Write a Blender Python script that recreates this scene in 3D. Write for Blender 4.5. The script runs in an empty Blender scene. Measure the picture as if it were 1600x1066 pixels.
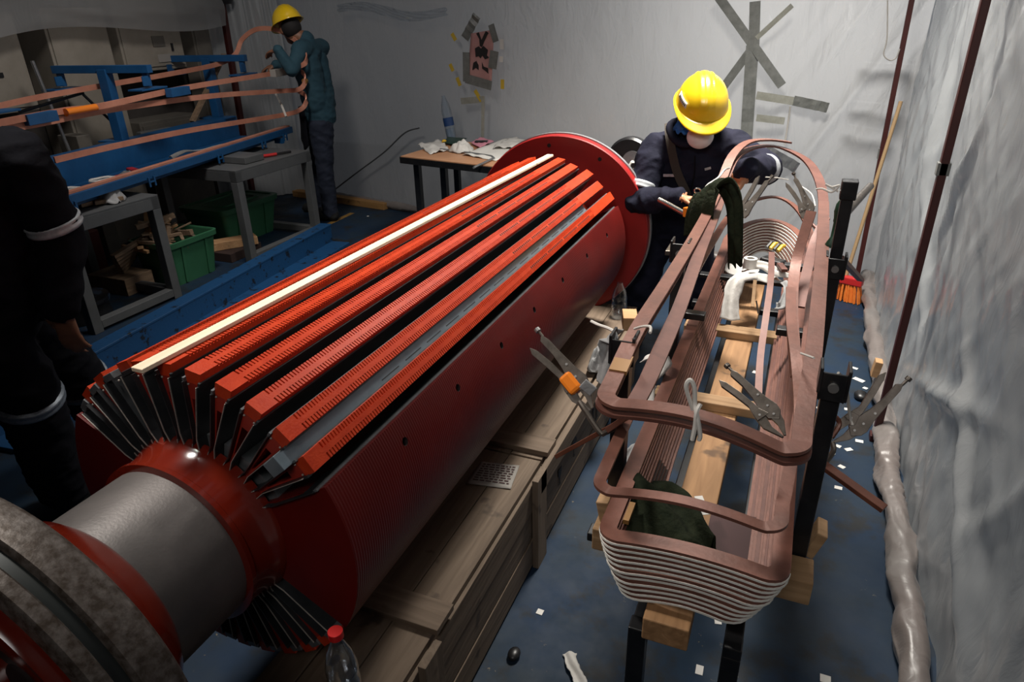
import bpy, bmesh, math, random
from mathutils import Vector, Matrix, noise, Quaternion
C = bpy.context.scene.collection
R_ = math.radians
random.seed(7)
# ---------------------------------------------------------------- camera, light, exposure
B = [[0.9243, 0.14822, -0.3517], [0.38111, -0.40746, 0.8299], [-0.0203, -0.90112, -0.4331]]            # columns of the camera turn, worked out from the vanishing lines
cam = bpy.data.cameras.new('camera'); cam.sensor_width = 36; cam.lens = 24.0; cam.clip_start = 0.02
co = bpy.data.objects.new('camera', cam); C.objects.link(co)
rx = Vector((B[0][0], B[1][0], B[2][0])); dn = Vector((B[0][1], B[1][1], B[2][1])); fw = Vector((B[0][2], B[1][2], B[2][2]))
m3 = Matrix((rx, -dn, -fw)).transposed()
co.matrix_world = Matrix.Translation((0, 0, 1.65)) @ m3.to_4x4()
bpy.context.scene.camera = co
sc = bpy.context.scene
sc.view_settings.view_transform = 'Standard'; sc.view_settings.look = 'None'; sc.view_settings.gamma = 1
sc.view_settings.use_curve_mapping = False; sc.view_settings.exposure = 0.0
w = bpy.data.worlds.new('world'); sc.world = w; w.use_nodes = True
w.node_tree.nodes['Background'].inputs[0].default_value = (.78, .82, .9, 1)
w.node_tree.nodes['Background'].inputs[1].default_value = .15
def area(name, loc, target, size, power, col=(1, 1, 1), sy=None, spread=180):
    l = bpy.data.lights.new(name, 'AREA'); l.energy = power; l.color = col; l.size = size
    l.spread = R_(spread)
    if sy: l.shape = 'RECTANGLE'; l.size_y = sy
    o = bpy.data.objects.new(name, l); C.objects.link(o); o.location = loc
    o.rotation_euler = (Vector(target) - Vector(loc)).to_track_quat('-Z', 'Y').to_euler(); return o
area('skylight', (-.35, 3.2, 3.4), (-.45, 3.3, .9), .6, 84, (1, .95, .87), spread=98)          # roof opening over the coil rack
area('window_light', (.3, 7.3, 2.4), (-.1, 5.0, 1.7), 1.2, 30, (1, .98, .95), sy=1.2, spread=100)           # daylight outside the back sheet
area('side_window_light', (2.4, 4.2, 2.3), (.5, 3.8, 1.2), 1.6, 20, (.9, .95, 1), sy=1.6)        # daylight outside the right sheet
area('shop_lamp', (-2.9, 3.0, 3.0), (-4.0, 3.7, .9), .5, 17, (1, .95, .9), spread=120)      # shop lamp over the blue jig
area('rotor_fill', (-1.9, 1.0, 3.2), (-1.15, 1.25, .9), .4, 13, (1, .95, .88), spread=70)      # added fill light brightening the near tooth tops, not a real lamp
area('front_fill', (-.1, -1.0, 2.9), (-.3, 2.9, .8), .8, 5.5, (1, .96, .92), spread=75)      # fill light added from behind the camera, not a real lamp
# ---------------------------------------------------------------- materials
def new(name):
    m = bpy.data.materials.new(name); m.use_nodes = True
    nt = m.node_tree; return m, nt, nt.nodes, nt.links, nt.nodes['Principled BSDF']
def setv(b, k, v):
    if k in b.inputs: b.inputs[k].default_value = v
def rgba(c): return (c[0], c[1], c[2], 1)
def mat(name, col, rough=.5, metal=0, col2=None, nscale=8, bump=0, bscale=60, coat=0, spec=None, thresh=None, stretch=None, detail=6):
    m, nt, N, L, b = new(name)
    setv(b, 'Roughness', rough); setv(b, 'Metallic', metal); setv(b, 'Base Color', rgba(col))
    if coat: setv(b, 'Coat Weight', coat); setv(b, 'Coat Roughness', .15)
    if spec is not None: setv(b, 'Specular IOR Level', spec)
    tc = N.new('ShaderNodeTexCoord'); mp = N.new('ShaderNodeMapping'); L.new(tc.outputs['Object'], mp.inputs[0])
    if stretch: mp.inputs['Scale'].default_value = stretch
    if col2:
        n = N.new('ShaderNodeTexNoise'); n.inputs['Scale'].default_value = nscale; n.inputs['Detail'].default_value = detail
        n.inputs['Roughness'].default_value = .65
        L.new(mp.outputs[0], n.inputs['Vector'])
        r = N.new('ShaderNodeValToRGB'); a, z = thresh or (.35, .65)
        r.color_ramp.elements[0].position = a; r.color_ramp.elements[1].position = z
        r.color_ramp.elements[0].color = rgba(col); r.color_ramp.elements[1].color = rgba(col2)
        L.new(n.outputs[0], r.inputs[0]); L.new(r.outputs[0], b.inputs['Base Color'])
    if bump:
        n2 = N.new('ShaderNodeTexNoise'); n2.inputs['Scale'].default_value = bscale; n2.inputs['Detail'].default_value = 4
        L.new(mp.outputs[0], n2.inputs['Vector'])
        bp = N.new('ShaderNodeBump'); bp.inputs['Strength'].default_value = bump; bp.inputs['Distance'].default_value = .01
        L.new(n2.outputs[0], bp.inputs['Height']); L.new(bp.outputs[0], b.inputs['Normal'])
    return m
def wood(name, c1, c2, axis=1, scale=1.0, dark=(.05, .03, .02)):
    m, nt, N, L, b = new(name); setv(b, 'Roughness', .75)
    tc = N.new('ShaderNodeTexCoord'); mp = N.new('ShaderNodeMapping'); L.new(tc.outputs['Object'], mp.inputs[0])
    s = [22 * scale] * 3; s[axis] = 1.6 * scale; mp.inputs['Scale'].default_value = s
    n = N.new('ShaderNodeTexNoise'); n.inputs['Scale'].default_value = 2; n.inputs['Detail'].default_value = 8; n.inputs['Distortion'].default_value = .8
    L.new(mp.outputs[0], n.inputs['Vector'])
    r = N.new('ShaderNodeValToRGB'); r.color_ramp.elements[0].position = .3; r.color_ramp.elements[1].position = .7
    r.color_ramp.elements[0].color = rgba(c1); r.color_ramp.elements[1].color = rgba(c2); L.new(n.outputs[0], r.inputs[0])
    n3 = N.new('ShaderNodeTexNoise'); n3.inputs['Scale'].default_value = 9; n3.inputs['Detail'].default_value = 3
    L.new(tc.outputs['Object'], n3.inputs['Vector'])
    r3 = N.new('ShaderNodeValToRGB'); r3.color_ramp.elements[0].position = .66; r3.color_ramp.elements[1].position = .72
    r3.color_ramp.elements[0].color = (0, 0, 0, 1); r3.color_ramp.elements[1].color = (.7, .7, .7, 1); L.new(n3.outputs[0], r3.inputs[0])
    mx = N.new('ShaderNodeMixRGB'); L.new(r3.outputs[0], mx.inputs[0]); L.new(r.outputs[0], mx.inputs[1]); mx.inputs[2].default_value = rgba(dark)
    L.new(mx.outputs[0], b.inputs['Base Color'])
    bp = N.new('ShaderNodeBump'); bp.inputs['Strength'].default_value = .35; bp.inputs['Distance'].default_value = .004
    L.new(n.outputs[0], bp.inputs['Height']); L.new(bp.outputs[0], b.inputs['Normal'])
    return m
def ribbed(name, col, col2, rough, pitch, strength, coat=0):
    m, nt, N, L, b = new(name); setv(b, 'Roughness', rough); setv(b, 'Specular IOR Level', .3)
    if coat: setv(b, 'Coat Weight', coat); setv(b, 'Coat Roughness', .2)
    tc = N.new('ShaderNodeTexCoord'); sp = N.new('ShaderNodeSeparateXYZ'); L.new(tc.outputs['Object'], sp.inputs[0])
    ma = N.new('ShaderNodeMath'); ma.operation = 'MULTIPLY'; ma.inputs[1].default_value = 6.2832 / pitch; L.new(sp.outputs[1], ma.inputs[0])
    si = N.new('ShaderNodeMath'); si.operation = 'SINE'; L.new(ma.outputs[0], si.inputs[0])
    n = N.new('ShaderNodeTexNoise'); n.inputs['Scale'].default_value = 5; n.inputs['Detail'].default_value = 7; L.new(tc.outputs['Object'], n.inputs['Vector'])
    r = N.new('ShaderNodeValToRGB'); r.color_ramp.elements[0].position = .35; r.color_ramp.elements[1].position = .7
    r.color_ramp.elements[0].color = rgba(col); r.color_ramp.elements[1].color = rgba(col2); L.new(n.outputs[0], r.inputs[0]); L.new(r.outputs[0], b.inputs['Base Color'])
    bp = N.new('ShaderNodeBump'); bp.inputs['Strength'].default_value = strength; bp.inputs['Distance'].default_value = .0012
    L.new(si.outputs[0], bp.inputs['Height']); L.new(bp.outputs[0], b.inputs['Normal'])
    return m
def plastic(name, dif, trans, clear, rough=.22, sc=1.0, bstr=.5, tint=(1, 1, 1), dirt=None):
    m, nt, N, L, b = new(name); N.remove(b); out = N['Material Output']
    tc = N.new('ShaderNodeTexCoord'); mp = N.new('ShaderNodeMapping'); L.new(tc.outputs['Object'], mp.inputs[0]); mp.inputs['Scale'].default_value = (1.6, 1.6, .55)
    n = N.new('ShaderNodeTexNoise'); n.inputs['Scale'].default_value = 5 * sc; n.inputs['Detail'].default_value = 7; n.inputs['Distortion'].default_value = 1.6; L.new(mp.outputs[0], n.inputs['Vector'])
    bp = N.new('ShaderNodeBump'); bp.inputs['Strength'].default_value = bstr; bp.inputs['Distance'].default_value = .02; L.new(n.outputs[0], bp.inputs['Height'])
    d = N.new('ShaderNodeBsdfDiffuse'); d.inputs[0].default_value = rgba([dif * t for t in tint])
    t = N.new('ShaderNodeBsdfTranslucent'); t.inputs[0].default_value = rgba([trans * k for k in tint])
    g = N.new('ShaderNodeBsdfGlossy'); g.inputs['Roughness'].default_value = rough; g.inputs[0].default_value = (.9, .9, .9, 1)
    tr = N.new('ShaderNodeBsdfTransparent'); tr.inputs[0].default_value = (.9, .9, .9, 1)
    n2 = N.new('ShaderNodeTexNoise'); n2.inputs['Scale'].default_value = 1.7; n2.inputs['Detail'].default_value = 5; L.new(tc.outputs['Object'], n2.inputs['Vector'])
    if dirt:
        rr = N.new('ShaderNodeValToRGB'); rr.color_ramp.elements[0].position = .4; rr.color_ramp.elements[1].position = .68
        rr.color_ramp.elements[0].color = rgba([dif * k for k in tint]); rr.color_ramp.elements[1].color = rgba(dirt); L.new(n2.outputs[0], rr.inputs[0]); L.new(rr.outputs[0], d.inputs[0])
    for s in (d, t, g): L.new(bp.outputs[0], s.inputs['Normal'])
    a = N.new('ShaderNodeAddShader'); L.new(d.outputs[0], a.inputs[0]); L.new(t.outputs[0], a.inputs[1])
    lw = N.new('ShaderNodeLayerWeight'); lw.inputs[0].default_value = .5; L.new(bp.outputs[0], lw.inputs['Normal'])
    pw = N.new('ShaderNodeMath'); pw.operation = 'POWER'; pw.inputs[1].default_value = 4.0; L.new(lw.outputs['Facing'], pw.inputs[0])
    f = N.new('ShaderNodeMath'); f.operation = 'MULTIPLY_ADD'; f.inputs[1].default_value = .55; f.inputs[2].default_value = .075; L.new(pw.outputs[0], f.inputs[0])
    m1 = N.new('ShaderNodeMixShader'); L.new(f.outputs[0], m1.inputs[0]); L.new(a.outputs[0], m1.inputs[1]); L.new(g.outputs[0], m1.inputs[2])
    m2 = N.new('ShaderNodeMixShader'); m2.inputs[0].default_value = clear; L.new(m1.outputs[0], m2.inputs[1]); L.new(tr.outputs[0], m2.inputs[2])
    L.new(m2.outputs[0], out.inputs[0]); return m
def glassy(name, tint=(.9, .95, 1), clear=.72):
    m, nt, N, L, b = new(name); N.remove(b); out = N['Material Output']
    tr = N.new('ShaderNodeBsdfTransparent'); tr.inputs[0].default_value = rgba(tint)
    g = N.new('ShaderNodeBsdfGlossy'); g.inputs['Roughness'].default_value = .08
    lw = N.new('ShaderNodeLayerWeight'); lw.inputs[0].default_value = .35
    mx = N.new('ShaderNodeMixShader'); L.new(lw.outputs['Facing'], mx.inputs[0]); L.new(tr.outputs[0], mx.inputs[1]); L.new(g.outputs[0], mx.inputs[2])
    L.new(mx.outputs[0], out.inputs[0]); return m

M = dict(
 floor=None,
 red=ribbed('red_pole', (.085, .003, .002), (.125, .005, .003), .45, .0075, .6, coat=.1),
 redg=mat('red_gloss', (.13, .009, .004), .16, 0, (.18, .016, .006), 7, coat=.6),
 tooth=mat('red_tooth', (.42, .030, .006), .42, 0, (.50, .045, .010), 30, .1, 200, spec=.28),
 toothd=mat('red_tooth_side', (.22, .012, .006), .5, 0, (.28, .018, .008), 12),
 disc=mat('red_disc', (.25, .008, .008), .45, 0, (.32, .012, .010), 5),
 liner=mat('slot_liner', (.016, .018, .02), .35, 0, (.03, .032, .035), 20),
 edge=mat('liner_edge', (.35, .33, .30), .5, .3, (.5, .47, .42), 40),
 wedge=mat('slot_wedge', (.10, .11, .115), .4, .3, (.16, .17, .18), 30),
 bluewedge=mat('blue_wedge', (.13, .17, .20), .28, .3, (.18, .22, .25), 12),
 shaft=mat('ground_steel_shaft', (.11, .10, .096), .45, .5, (.18, .162, .155), 3, .05, 200, stretch=(1, 1, 1)),
 flange=mat('worn_steel_flange', (.06, .043, .032), .5, .4, (.19, .165, .15), 60, .12, 90, thresh=(.38, .72)),
 groove=mat('groove_steel', (.03, .035, .034), .45, .3),
 hole=mat('dark_hole', (.01, .003, .003), .8), steelrim=mat('disc_rim_steel', (.35, .36, .37), .4, .6),
 copper=mat('brown_copper', (.145, .058, .040), .47, .22, (.215, .086, .060), 14, .06, 90),
 copperd=mat('dark_copper', (.115, .043, .032), .5, .2, (.17, .068, .05), 16),
 copperp=mat('bright_copper', (.50, .20, .13), .42, .25, (.62, .27, .18), 9),
 white=mat('white_insulation', (.68, .66, .60), .7, 0, (.8, .78, .72), 40),
 gap=mat('dark_gap', (.03, .015, .012), .8),
 black=mat('black_paint', (.006, .006, .007), .38, 0, (.012, .012, .013), 30),
 gunmetal=mat('plier_steel', (.10, .085, .072), .34, .7, (.17, .145, .125), 40),
 chrome=mat('chrome', (.55, .53, .5), .2, .95), bolt=mat('bolt_zinc', (.4, .39, .38), .35, .8),
 orange=mat('orange_film', (.75, .20, .02), .2, 0, coat=.5), amber=mat('amber_tape', (.30, .15, .045), .3, .2),
 plank=wood('plank_orange', (.25, .13, .055), (.40, .22, .10)), plankx=wood('beam_wood', (.26, .15, .07), (.40, .25, .13), axis=0),
 crate=wood('crate_wood', (.105, .072, .047), (.18, .13, .09), dark=(.03, .02, .015)), cratex=wood('crate_batten', (.115, .08, .053), (.19, .135, .095), axis=0),
 cratez=wood('crate_post', (.12, .085, .058), (.20, .145, .10), axis=2),
 strip=wood('pale_strip', (.74, .60, .42), (.86, .74, .56), scale=.7, dark=(.35, .2, .1)),
 scrap=wood('scrap_wood', (.14, .09, .055), (.26, .175, .11)), blockw=wood('block_wood', (.38, .2, .09), (.5, .3, .15), axis=0),
 navy=mat('navy_cloth', (.006, .007, .016), .85, 0, (.011, .011, .024), 7, .5, 22, spec=.2),
 navyd=mat('dark_cloth', (.003, .003, .005), .9, 0, (.005, .005, .008), 7, .5, 22, spec=.15),
 teal=mat('teal_shirt', (.010, .042, .062), .85, 0, (.015, .055, .078), 7, .4, 22), jeans=mat('dark_jeans', (.008, .012, .026), .85, 0, (.014, .02, .04), 14, .3, 40),
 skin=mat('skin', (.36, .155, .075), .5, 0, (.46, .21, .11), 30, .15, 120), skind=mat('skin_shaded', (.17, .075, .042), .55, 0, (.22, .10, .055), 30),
 boot=mat('boot', (.006, .006, .006), .7), yellow=mat('yellow_helmet', (.76, .49, .012), .3, coat=.4), refl=mat('reflective_tape', (.50, .52, .54), .4, .2, (.3, .32, .34), 30),
 reflb=mat('silver_trouser_tape', (.22, .25, .29), .4, .3, (.12, .14, .17), 60),
 mask=mat('white_mask', (.72, .70, .70), .8, 0, bump=.2, bscale=40), strap=mat('dark_strap', (.03, .022, .016), .8), scarf=mat('blue_scarf', (.015, .12, .40), .8, 0, (.02, .16, .5), 30, .4, 30),
 hair=mat('black_hair', (.008, .006, .006), .8), eye=mat('eye', (.02, .015, .01), .3),
 green=mat('dark_green_cloth', (.010, .014, .008), .95, 0, (.020, .024, .013), 30, .5, 80, spec=.1),
 rag=mat('white_rag', (.48, .46, .43), .85, 0, (.62, .6, .57), 10, .3, 40), ragg=mat('grey_rag', (.24, .24, .24), .85, 0, (.36, .36, .36), 10, .3, 40),
 rope=mat('white_cord', (.66, .63, .58), .8), rope2=mat('grey_cord', (.40, .38, .35), .8),
 blue=mat('blue_paint', (.006, .058, .16), .45, 0, (.010, .08, .21), 6, .1, 60), bluew=mat('worn_blue_rail', (.005, .05, .14), .5, 0, (.004, .006, .010), 16, .1, 60, thresh=(.58, .64)),
 grey=mat('grey_bench_paint', (.075, .078, .08), .5, 0, (.095, .098, .1), 8), bin=mat('green_bin', (.028, .115, .055), .45, 0, (.035, .14, .07), 5), 
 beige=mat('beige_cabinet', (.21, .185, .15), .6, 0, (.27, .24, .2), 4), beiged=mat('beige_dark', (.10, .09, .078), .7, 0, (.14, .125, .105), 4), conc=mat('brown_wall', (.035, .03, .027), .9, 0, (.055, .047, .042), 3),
 label=mat('paper_label', (.28, .26, .235), .7), paper=mat('paper', (.66, .64, .6), .7), ink=mat('ink', (.015, .012, .012), .7), inkr=mat('brown_ink', (.06, .02, .02), .7), post=mat('red_post', (.045, .007, .006), .5, 0, (.06, .009, .007), 10), 
 duct=mat('duct_tape', (.13, .135, .125), .4, .0, (.19, .195, .185), 20), ductl=mat('faded_tape', (.26, .26, .22), .4, 0, (.34, .34, .3), 20), poster=mat('pink_poster', (.42, .2, .19), .6, 0, (.5, .27, .25), 5), ytape=mat('yellow_tape', (.5, .34, .03), .5),
 tabletop=mat('table_top', (.42, .21, .11), .45, 0, (.5, .26, .14), 6), pink=mat('pink_paper', (.62, .25, .32), .7), dgreen=mat('dark_green_plastic', (.008, .035, .018), .4), redcap=mat('red_cap', (.62, .012, .012), .35),
 brist=mat('orange_bristles', (.75, .17, .02), .7, 0, (.85, .26, .04), 60), redb=mat('red_plastic', (.5, .02, .02), .4), stick=mat('broom_stick', (.38, .25, .13), .5), yplas=mat('yellow_plastic', (.7, .42, .02), .4),
 clear=glassy('clear_plastic'), bluelabel=mat('blue_label', (.015, .05, .16), .5), brick=mat('panel_redbrown', (.12, .028, .02), .4, 0, (.15, .036, .025), 8),
 sheetb=plastic('sheet_back', .22, .36, .05, .2, 2.0, .5), sheetr=plastic('sheet_right', .26, .25, .04, .2, 1.3, .28, tint=(.95, .98, 1)), sheetl=plastic('sheet_left', .2, .1, .35, .3, 1.4, .2),
 hem=plastic('sheet_hem', .17, .14, .03, .4, 1.5, .2, tint=(1, .9, .85), dirt=(.16, .13, .12)), tablet=mat('black_screen', (.008, .009, .01), .2), brown=mat('brown_bar', (.10, .033, .02), .4, .2, (.14, .05, .03), 12),
 timber=wood('yellow_timber', (.24, .125, .04), (.32, .17, .055), axis=0), ltape=mat('floor_line', (.30, .16, .03), .6, 0, (.15, .09, .03), 20), lid=mat('drum_lid', (.006, .007, .01), .3, 0, (.03, .05, .09), 14, thresh=(.5, .56)), redbox=mat('dark_red_box', (.09, .01, .008), .6), silver=mat('galvanised', (.35, .36, .37), .35, .7, (.25, .26, .27), 20),
)
# worn blue floor paint
m, nt, N, L, b = new('blue_floor_paint'); M['floor'] = m; setv(b, 'Roughness', .6); setv(b, 'Specular IOR Level', .3)
tc = N.new('ShaderNodeTexCoord')
def nz(scale, det=8, rough=.65):
    n = N.new('ShaderNodeTexNoise'); n.inputs['Scale'].default_value = scale; n.inputs['Detail'].default_value = det; n.inputs['Roughness'].default_value = rough
    L.new(tc.outputs['Object'], n.inputs['Vector']); return n
def ramp(n, a, z, c1, c2):
    r = N.new('ShaderNodeValToRGB'); r.color_ramp.elements[0].position = a; r.color_ramp.elements[1].position = z
    r.color_ramp.elements[0].color = rgba(c1); r.color_ramp.elements[1].color = rgba(c2); L.new(n.outputs[0], r.inputs[0]); return r
base = ramp(nz(3), .35, .65, (.005, .021, .052), (.012, .024, .038))
blot = ramp(nz(5.5), .52, .64, (0, 0, 0), (1, 1, 1)); chips = ramp(nz(42, 5, .6), .675, .70, (0, 0, 0), (1, 1, 1)); chips2 = ramp(nz(2.2), .52, .6, (0, 0, 0), (1, 1, 1))
mx = N.new('ShaderNodeMixRGB'); L.new(blot.outputs[0], mx.inputs[0]); L.new(base.outputs[0], mx.inputs[1]); mx.inputs[2].default_value = (.013, .015, .017, 1)
mu = N.new('ShaderNodeMath'); mu.operation = 'MULTIPLY'; L.new(chips.outputs[0], mu.inputs[0]); L.new(chips2.outputs[0], mu.inputs[1])
mx2 = N.new('ShaderNodeMixRGB'); L.new(mu.outputs[0], mx2.inputs[0]); L.new(mx.outputs[0], mx2.inputs[1]); mx2.inputs[2].default_value = (.16, .13, .09, 1)
L.new(mx2.outputs[0], b.inputs['Base Color'])
rr = ramp(nz(7), .3, .7, (.5, .5, .5), (.75, .75, .75)); L.new(rr.outputs[0], b.inputs['Roughness'])

# ---------------------------------------------------------------- mesh helpers
W = {}
class MB:
    def __init__(s): s.v = []; s.f = []; s.m = []; s.cur = 0
    def add(s, vs, fs):
        o = len(s.v); s.v += [tuple(v) for v in vs]; s.f += [tuple(i + o for i in f) for f in fs]; s.m += [s.cur] * len(fs); return s
    def box(s, c, d, rot=None):
        vs = []
        for x in (-.5, .5):
            for y in (-.5, .5):
                for z in (-.5, .5):
                    p = Vector((x * d[0], y * d[1], z * d[2]))
                    if rot is not None: p = rot @ p
                    vs.append(p + Vector(c))
        return s.add(vs, [(0, 1, 3, 2), (4, 6, 7, 5), (0, 4, 5, 1), (2, 3, 7, 6), (0, 2, 6, 4), (1, 5, 7, 3)])
    def bb(s, x0, x1, y0, y1, z0, z1): return s.box(((x0 + x1) / 2, (y0 + y1) / 2, (z0 + z1) / 2), (abs(x1 - x0), abs(y1 - y0), abs(z1 - z0)))
    def beam(s, a, b, wd, h, up=(0, 0, 1), ext=0):
        a, b = Vector(a), Vector(b); t = (b - a).normalized(); u = Vector(up); sd = t.cross(u)
        if sd.length < 1e-4: sd = t.cross(Vector((0, 1, 0)))
        sd.normalize(); u = sd.cross(t); a = a - t * ext; b = b + t * ext
        rot = Matrix((sd, t, u)).transposed(); return s.box((a + b) / 2, (wd, (b - a).length, h), rot)
    def sweep(s, pts, prof, up=(0, 0, 1), closed=False, scales=None, fixed=False):
        pts = [Vector(p) for p in pts]; n = len(pts); k = len(prof); vs = []; pu = Vector(up); sd0 = None
        for i, p in enumerate(pts):
            if closed: t = pts[(i + 1) % n] - pts[i - 1]
            else: t = pts[min(i + 1, n - 1)] - pts[max(i - 1, 0)]
            t.normalize(); sd = t.cross(pu)
            if sd.length < .15 and sd0 is not None: sd = sd0
            if sd.length < 1e-4: sd = t.cross(Vector((1, .1, 0)))
            sd.normalize(); u = sd.cross(t).normalized(); sd0 = sd
            if not fixed: pu = u
            q = scales[i] if scales else 1
            vs += [p + sd * x * q + u * z * q for x, z in prof]
        fs = []
        for i in range(n if closed else n - 1):
            j = (i + 1) % n
            for a in range(k): fs.append((i * k + a, i * k + (a + 1) % k, j * k + (a + 1) % k, j * k + a))
        if not closed: fs += [tuple(range(k))[::-1], tuple((n - 1) * k + a for a in range(k))]
        return s.add(vs, fs)
    def strip(s, pts, wd, th, closed=False, up=(0, 0, 1)):
        a, c = wd / 2, th / 2; return s.sweep(pts, [(-a, -c), (a, -c), (a, c), (-a, c)], up, closed, fixed=True)
    def tube(s, pts, r, seg=8, scales=None, up=(0, 0, 1), closed=False):
        return s.sweep(pts, [(r * math.cos(6.28318 * i / seg), r * math.sin(6.28318 * i / seg)) for i in range(seg)], up, closed, scales)
    def lathe(s, prof, o, axis=(0, 0, 1), seg=32):
        ax = Vector(axis).normalized(); q = Vector((0, 0, 1)).rotation_difference(ax); o = Vector(o); vs = []; n = len(prof)
        for r, h in prof:
            for i in range(seg):
                a = 2 * math.pi * i / seg; vs.append(o + q @ Vector((r * math.cos(a), r * math.sin(a), h)))
        fs = [(i * seg + a, i * seg + (a + 1) % seg, (i + 1) * seg + (a + 1) % seg, (i + 1) * seg + a) for i in range(n - 1) for a in range(seg)]
        if prof[0][0] > 1e-5: fs.append(tuple(range(seg))[::-1])
        if prof[-1][0] > 1e-5: fs.append(tuple((n - 1) * seg + a for a in range(seg)))
        return s.add(vs, fs)
    def cyl(s, a, b, r, r2=None, seg=16):
        a, b = Vector(a), Vector(b); return s.lathe([(r, 0), (r if r2 is None else r2, (b - a).length)], a, b - a, seg)
    def prism(s, poly, fn0, fn1):
        n = len(poly); vs = [fn0(p) for p in poly] + [fn1(p) for p in poly]
        return s.add(vs, [tuple(range(n))[::-1], tuple(range(n, 2 * n))] + [(i, (i + 1) % n, n + (i + 1) % n, n + i) for i in range(n)])
    def ell(s, c, r, rot=None, seg=16, rings=10, z0=-1):
        vs = []; a0 = math.asin(z0); c = Vector(c)
        for i in range(rings + 1):
            ph = a0 + (math.pi / 2 - a0) * i / rings
            for j in range(seg):
                th = 2 * math.pi * j / seg; p = Vector((r[0] * math.cos(ph) * math.cos(th), r[1] * math.cos(ph) * math.sin(th), r[2] * math.sin(ph)))
                vs.append(c + (rot @ p if rot is not None else p))
        return s.add(vs, [(i * seg + a, i * seg + (a + 1) % seg, (i + 1) * seg + (a + 1) % seg, (i + 1) * seg + a) for i in range(rings) for a in range(seg)])
    def grid(s, fn, nu, nv, th=0):
        vs = [fn(i / nu, j / nv) for i in range(nu + 1) for j in range(nv + 1)]
        fs = [(i * (nv + 1) + j, (i + 1) * (nv + 1) + j, (i + 1) * (nv + 1) + j + 1, i * (nv + 1) + j + 1) for i in range(nu) for j in range(nv)]
        return s.add(vs, fs)
    def obj(s, name, mats, parent=None, smooth=False, bevel=0, solid=0, sub=0, kind=None):
        me = bpy.data.meshes.new(name)
        if parent is not None: base = W[parent]
        else:
            xs = [v[0] for v in s.v]; ys = [v[1] for v in s.v]; zs = [v[2] for v in s.v]
            base = Vector(((min(xs) + max(xs)) / 2, (min(ys) + max(ys)) / 2, min(zs)))
        me.from_pydata([tuple(Vector(v) - base) for v in s.v], [], s.f)
        mats = mats if isinstance(mats, (list, tuple)) else [mats]
        for q in mats: me.materials.append(M[q] if isinstance(q, str) else q)
        if len(mats) > 1: me.polygons.foreach_set('material_index', s.m)
        bm = bmesh.new(); bm.from_mesh(me)
        if len(bm.faces) < 30000: bmesh.ops.remove_doubles(bm, verts=bm.verts, dist=1e-6)
        if not solid: bmesh.ops.recalc_face_normals(bm, faces=bm.faces)
        bm.to_mesh(me); bm.free()
        if smooth:
            me.polygons.foreach_set('use_smooth', [True] * len(me.polygons))
            if smooth != 2: me.set_sharp_from_angle(angle=R_(smooth if smooth > 2 else 38))
        me.update(); o = bpy.data.objects.new(name, me); C.objects.link(o)
        if parent is not None: o.parent = parent
        else: o.location = base
        W[o] = base
        if bevel:
            md = o.modifiers.new('bevel', 'BEVEL'); md.width = bevel; md.segments = 2; md.limit_method = 'ANGLE'
        if solid:
            md = o.modifiers.new('solid', 'SOLIDIFY'); md.thickness = solid; md.offset = 0
        if sub:
            md = o.modifiers.new('sub', 'SUBSURF'); md.levels = sub; md.render_levels = sub
        if kind: o['kind'] = kind
        return o
def tag(o, label, cat, group=None):
    o['label'] = label; o['category'] = cat
    if group: o['group'] = group
    return o
def thing(name, loc, label, cat, group=None):
    o = bpy.data.objects.new(name, None); o.empty_display_size = .05; C.objects.link(o); o.location = loc; W[o] = Vector(loc)
    return tag(o, label, cat, group)
def arcpts(c, r, a0, a1, n, z=None, rx=None):
    return [(c[0] + (rx or r) * math.cos(R_(a0 + (a1 - a0) * i / n)), c[1] + r * math.sin(R_(a0 + (a1 - a0) * i / n)), c[2]) for i in range(n + 1)]
def smoothpath(pts, n=6, closed=False):
    pts = [Vector(p) for p in pts]; out = []; k = len(pts)
    for i in range(k if closed else k - 1):
        if closed: p0, p1, p2, p3 = pts[i - 1], pts[i], pts[(i + 1) % k], pts[(i + 2) % k]
        else: p0, p1, p2, p3 = pts[max(i - 1, 0)], pts[i], pts[i + 1], pts[min(i + 2, k - 1)]
        for j in range(n):
            t = j / n
            out.append(.5 * ((2 * p1) + (p2 - p0) * t + (2 * p0 - 5 * p1 + 4 * p2 - p3) * t * t + (3 * p1 - p0 - 3 * p2 + p3) * t ** 3))
    if not closed: out.append(pts[-1])
    return out
def ns(x, y=0, z=0): return noise.noise(Vector((x, y, z)))
# ---------------------------------------------------------------- the setting
MB().bb(-7.5, 4, -2.5, 8.5, -.06, 0).obj('floor', 'floor', kind='structure')
MB().bb(-7.6, -7.5, -2.5, 8.5, 0, 3.5).obj('wall_left', 'conc', kind='structure')
MB().bb(-7.5, 4, -2.6, -2.5, 0, 3.5).obj('wall_front', 'conc', kind='structure')
mb = MB(); mb.bb(-7.5, -3.2, -2.5, 8.5, 3.5, 3.56); mb.bb(-3.2, 4, -2.5, 1.6, 3.5, 3.56)  # unseen ceiling, shaped to block world light over the left and near side
mb.obj('ceiling', 'conc', kind='structure')
BP = [(-6.4, 6.25), (-5.0, 5.86), (-4.0, 5.66), (-3.2, 5.47), (-2.2, 5.28), (-1.1, 5.12), (-.2, 5.0), (.3, 4.93), (.56, 4.86)]
def backpt(t):
    t = t * (len(BP) - 1); i = min(int(t), len(BP) - 2); f = t - i; return Vector(BP[i]).lerp(Vector(BP[i + 1]), f)
def sharp(v): return 1 - abs(v)
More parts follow.
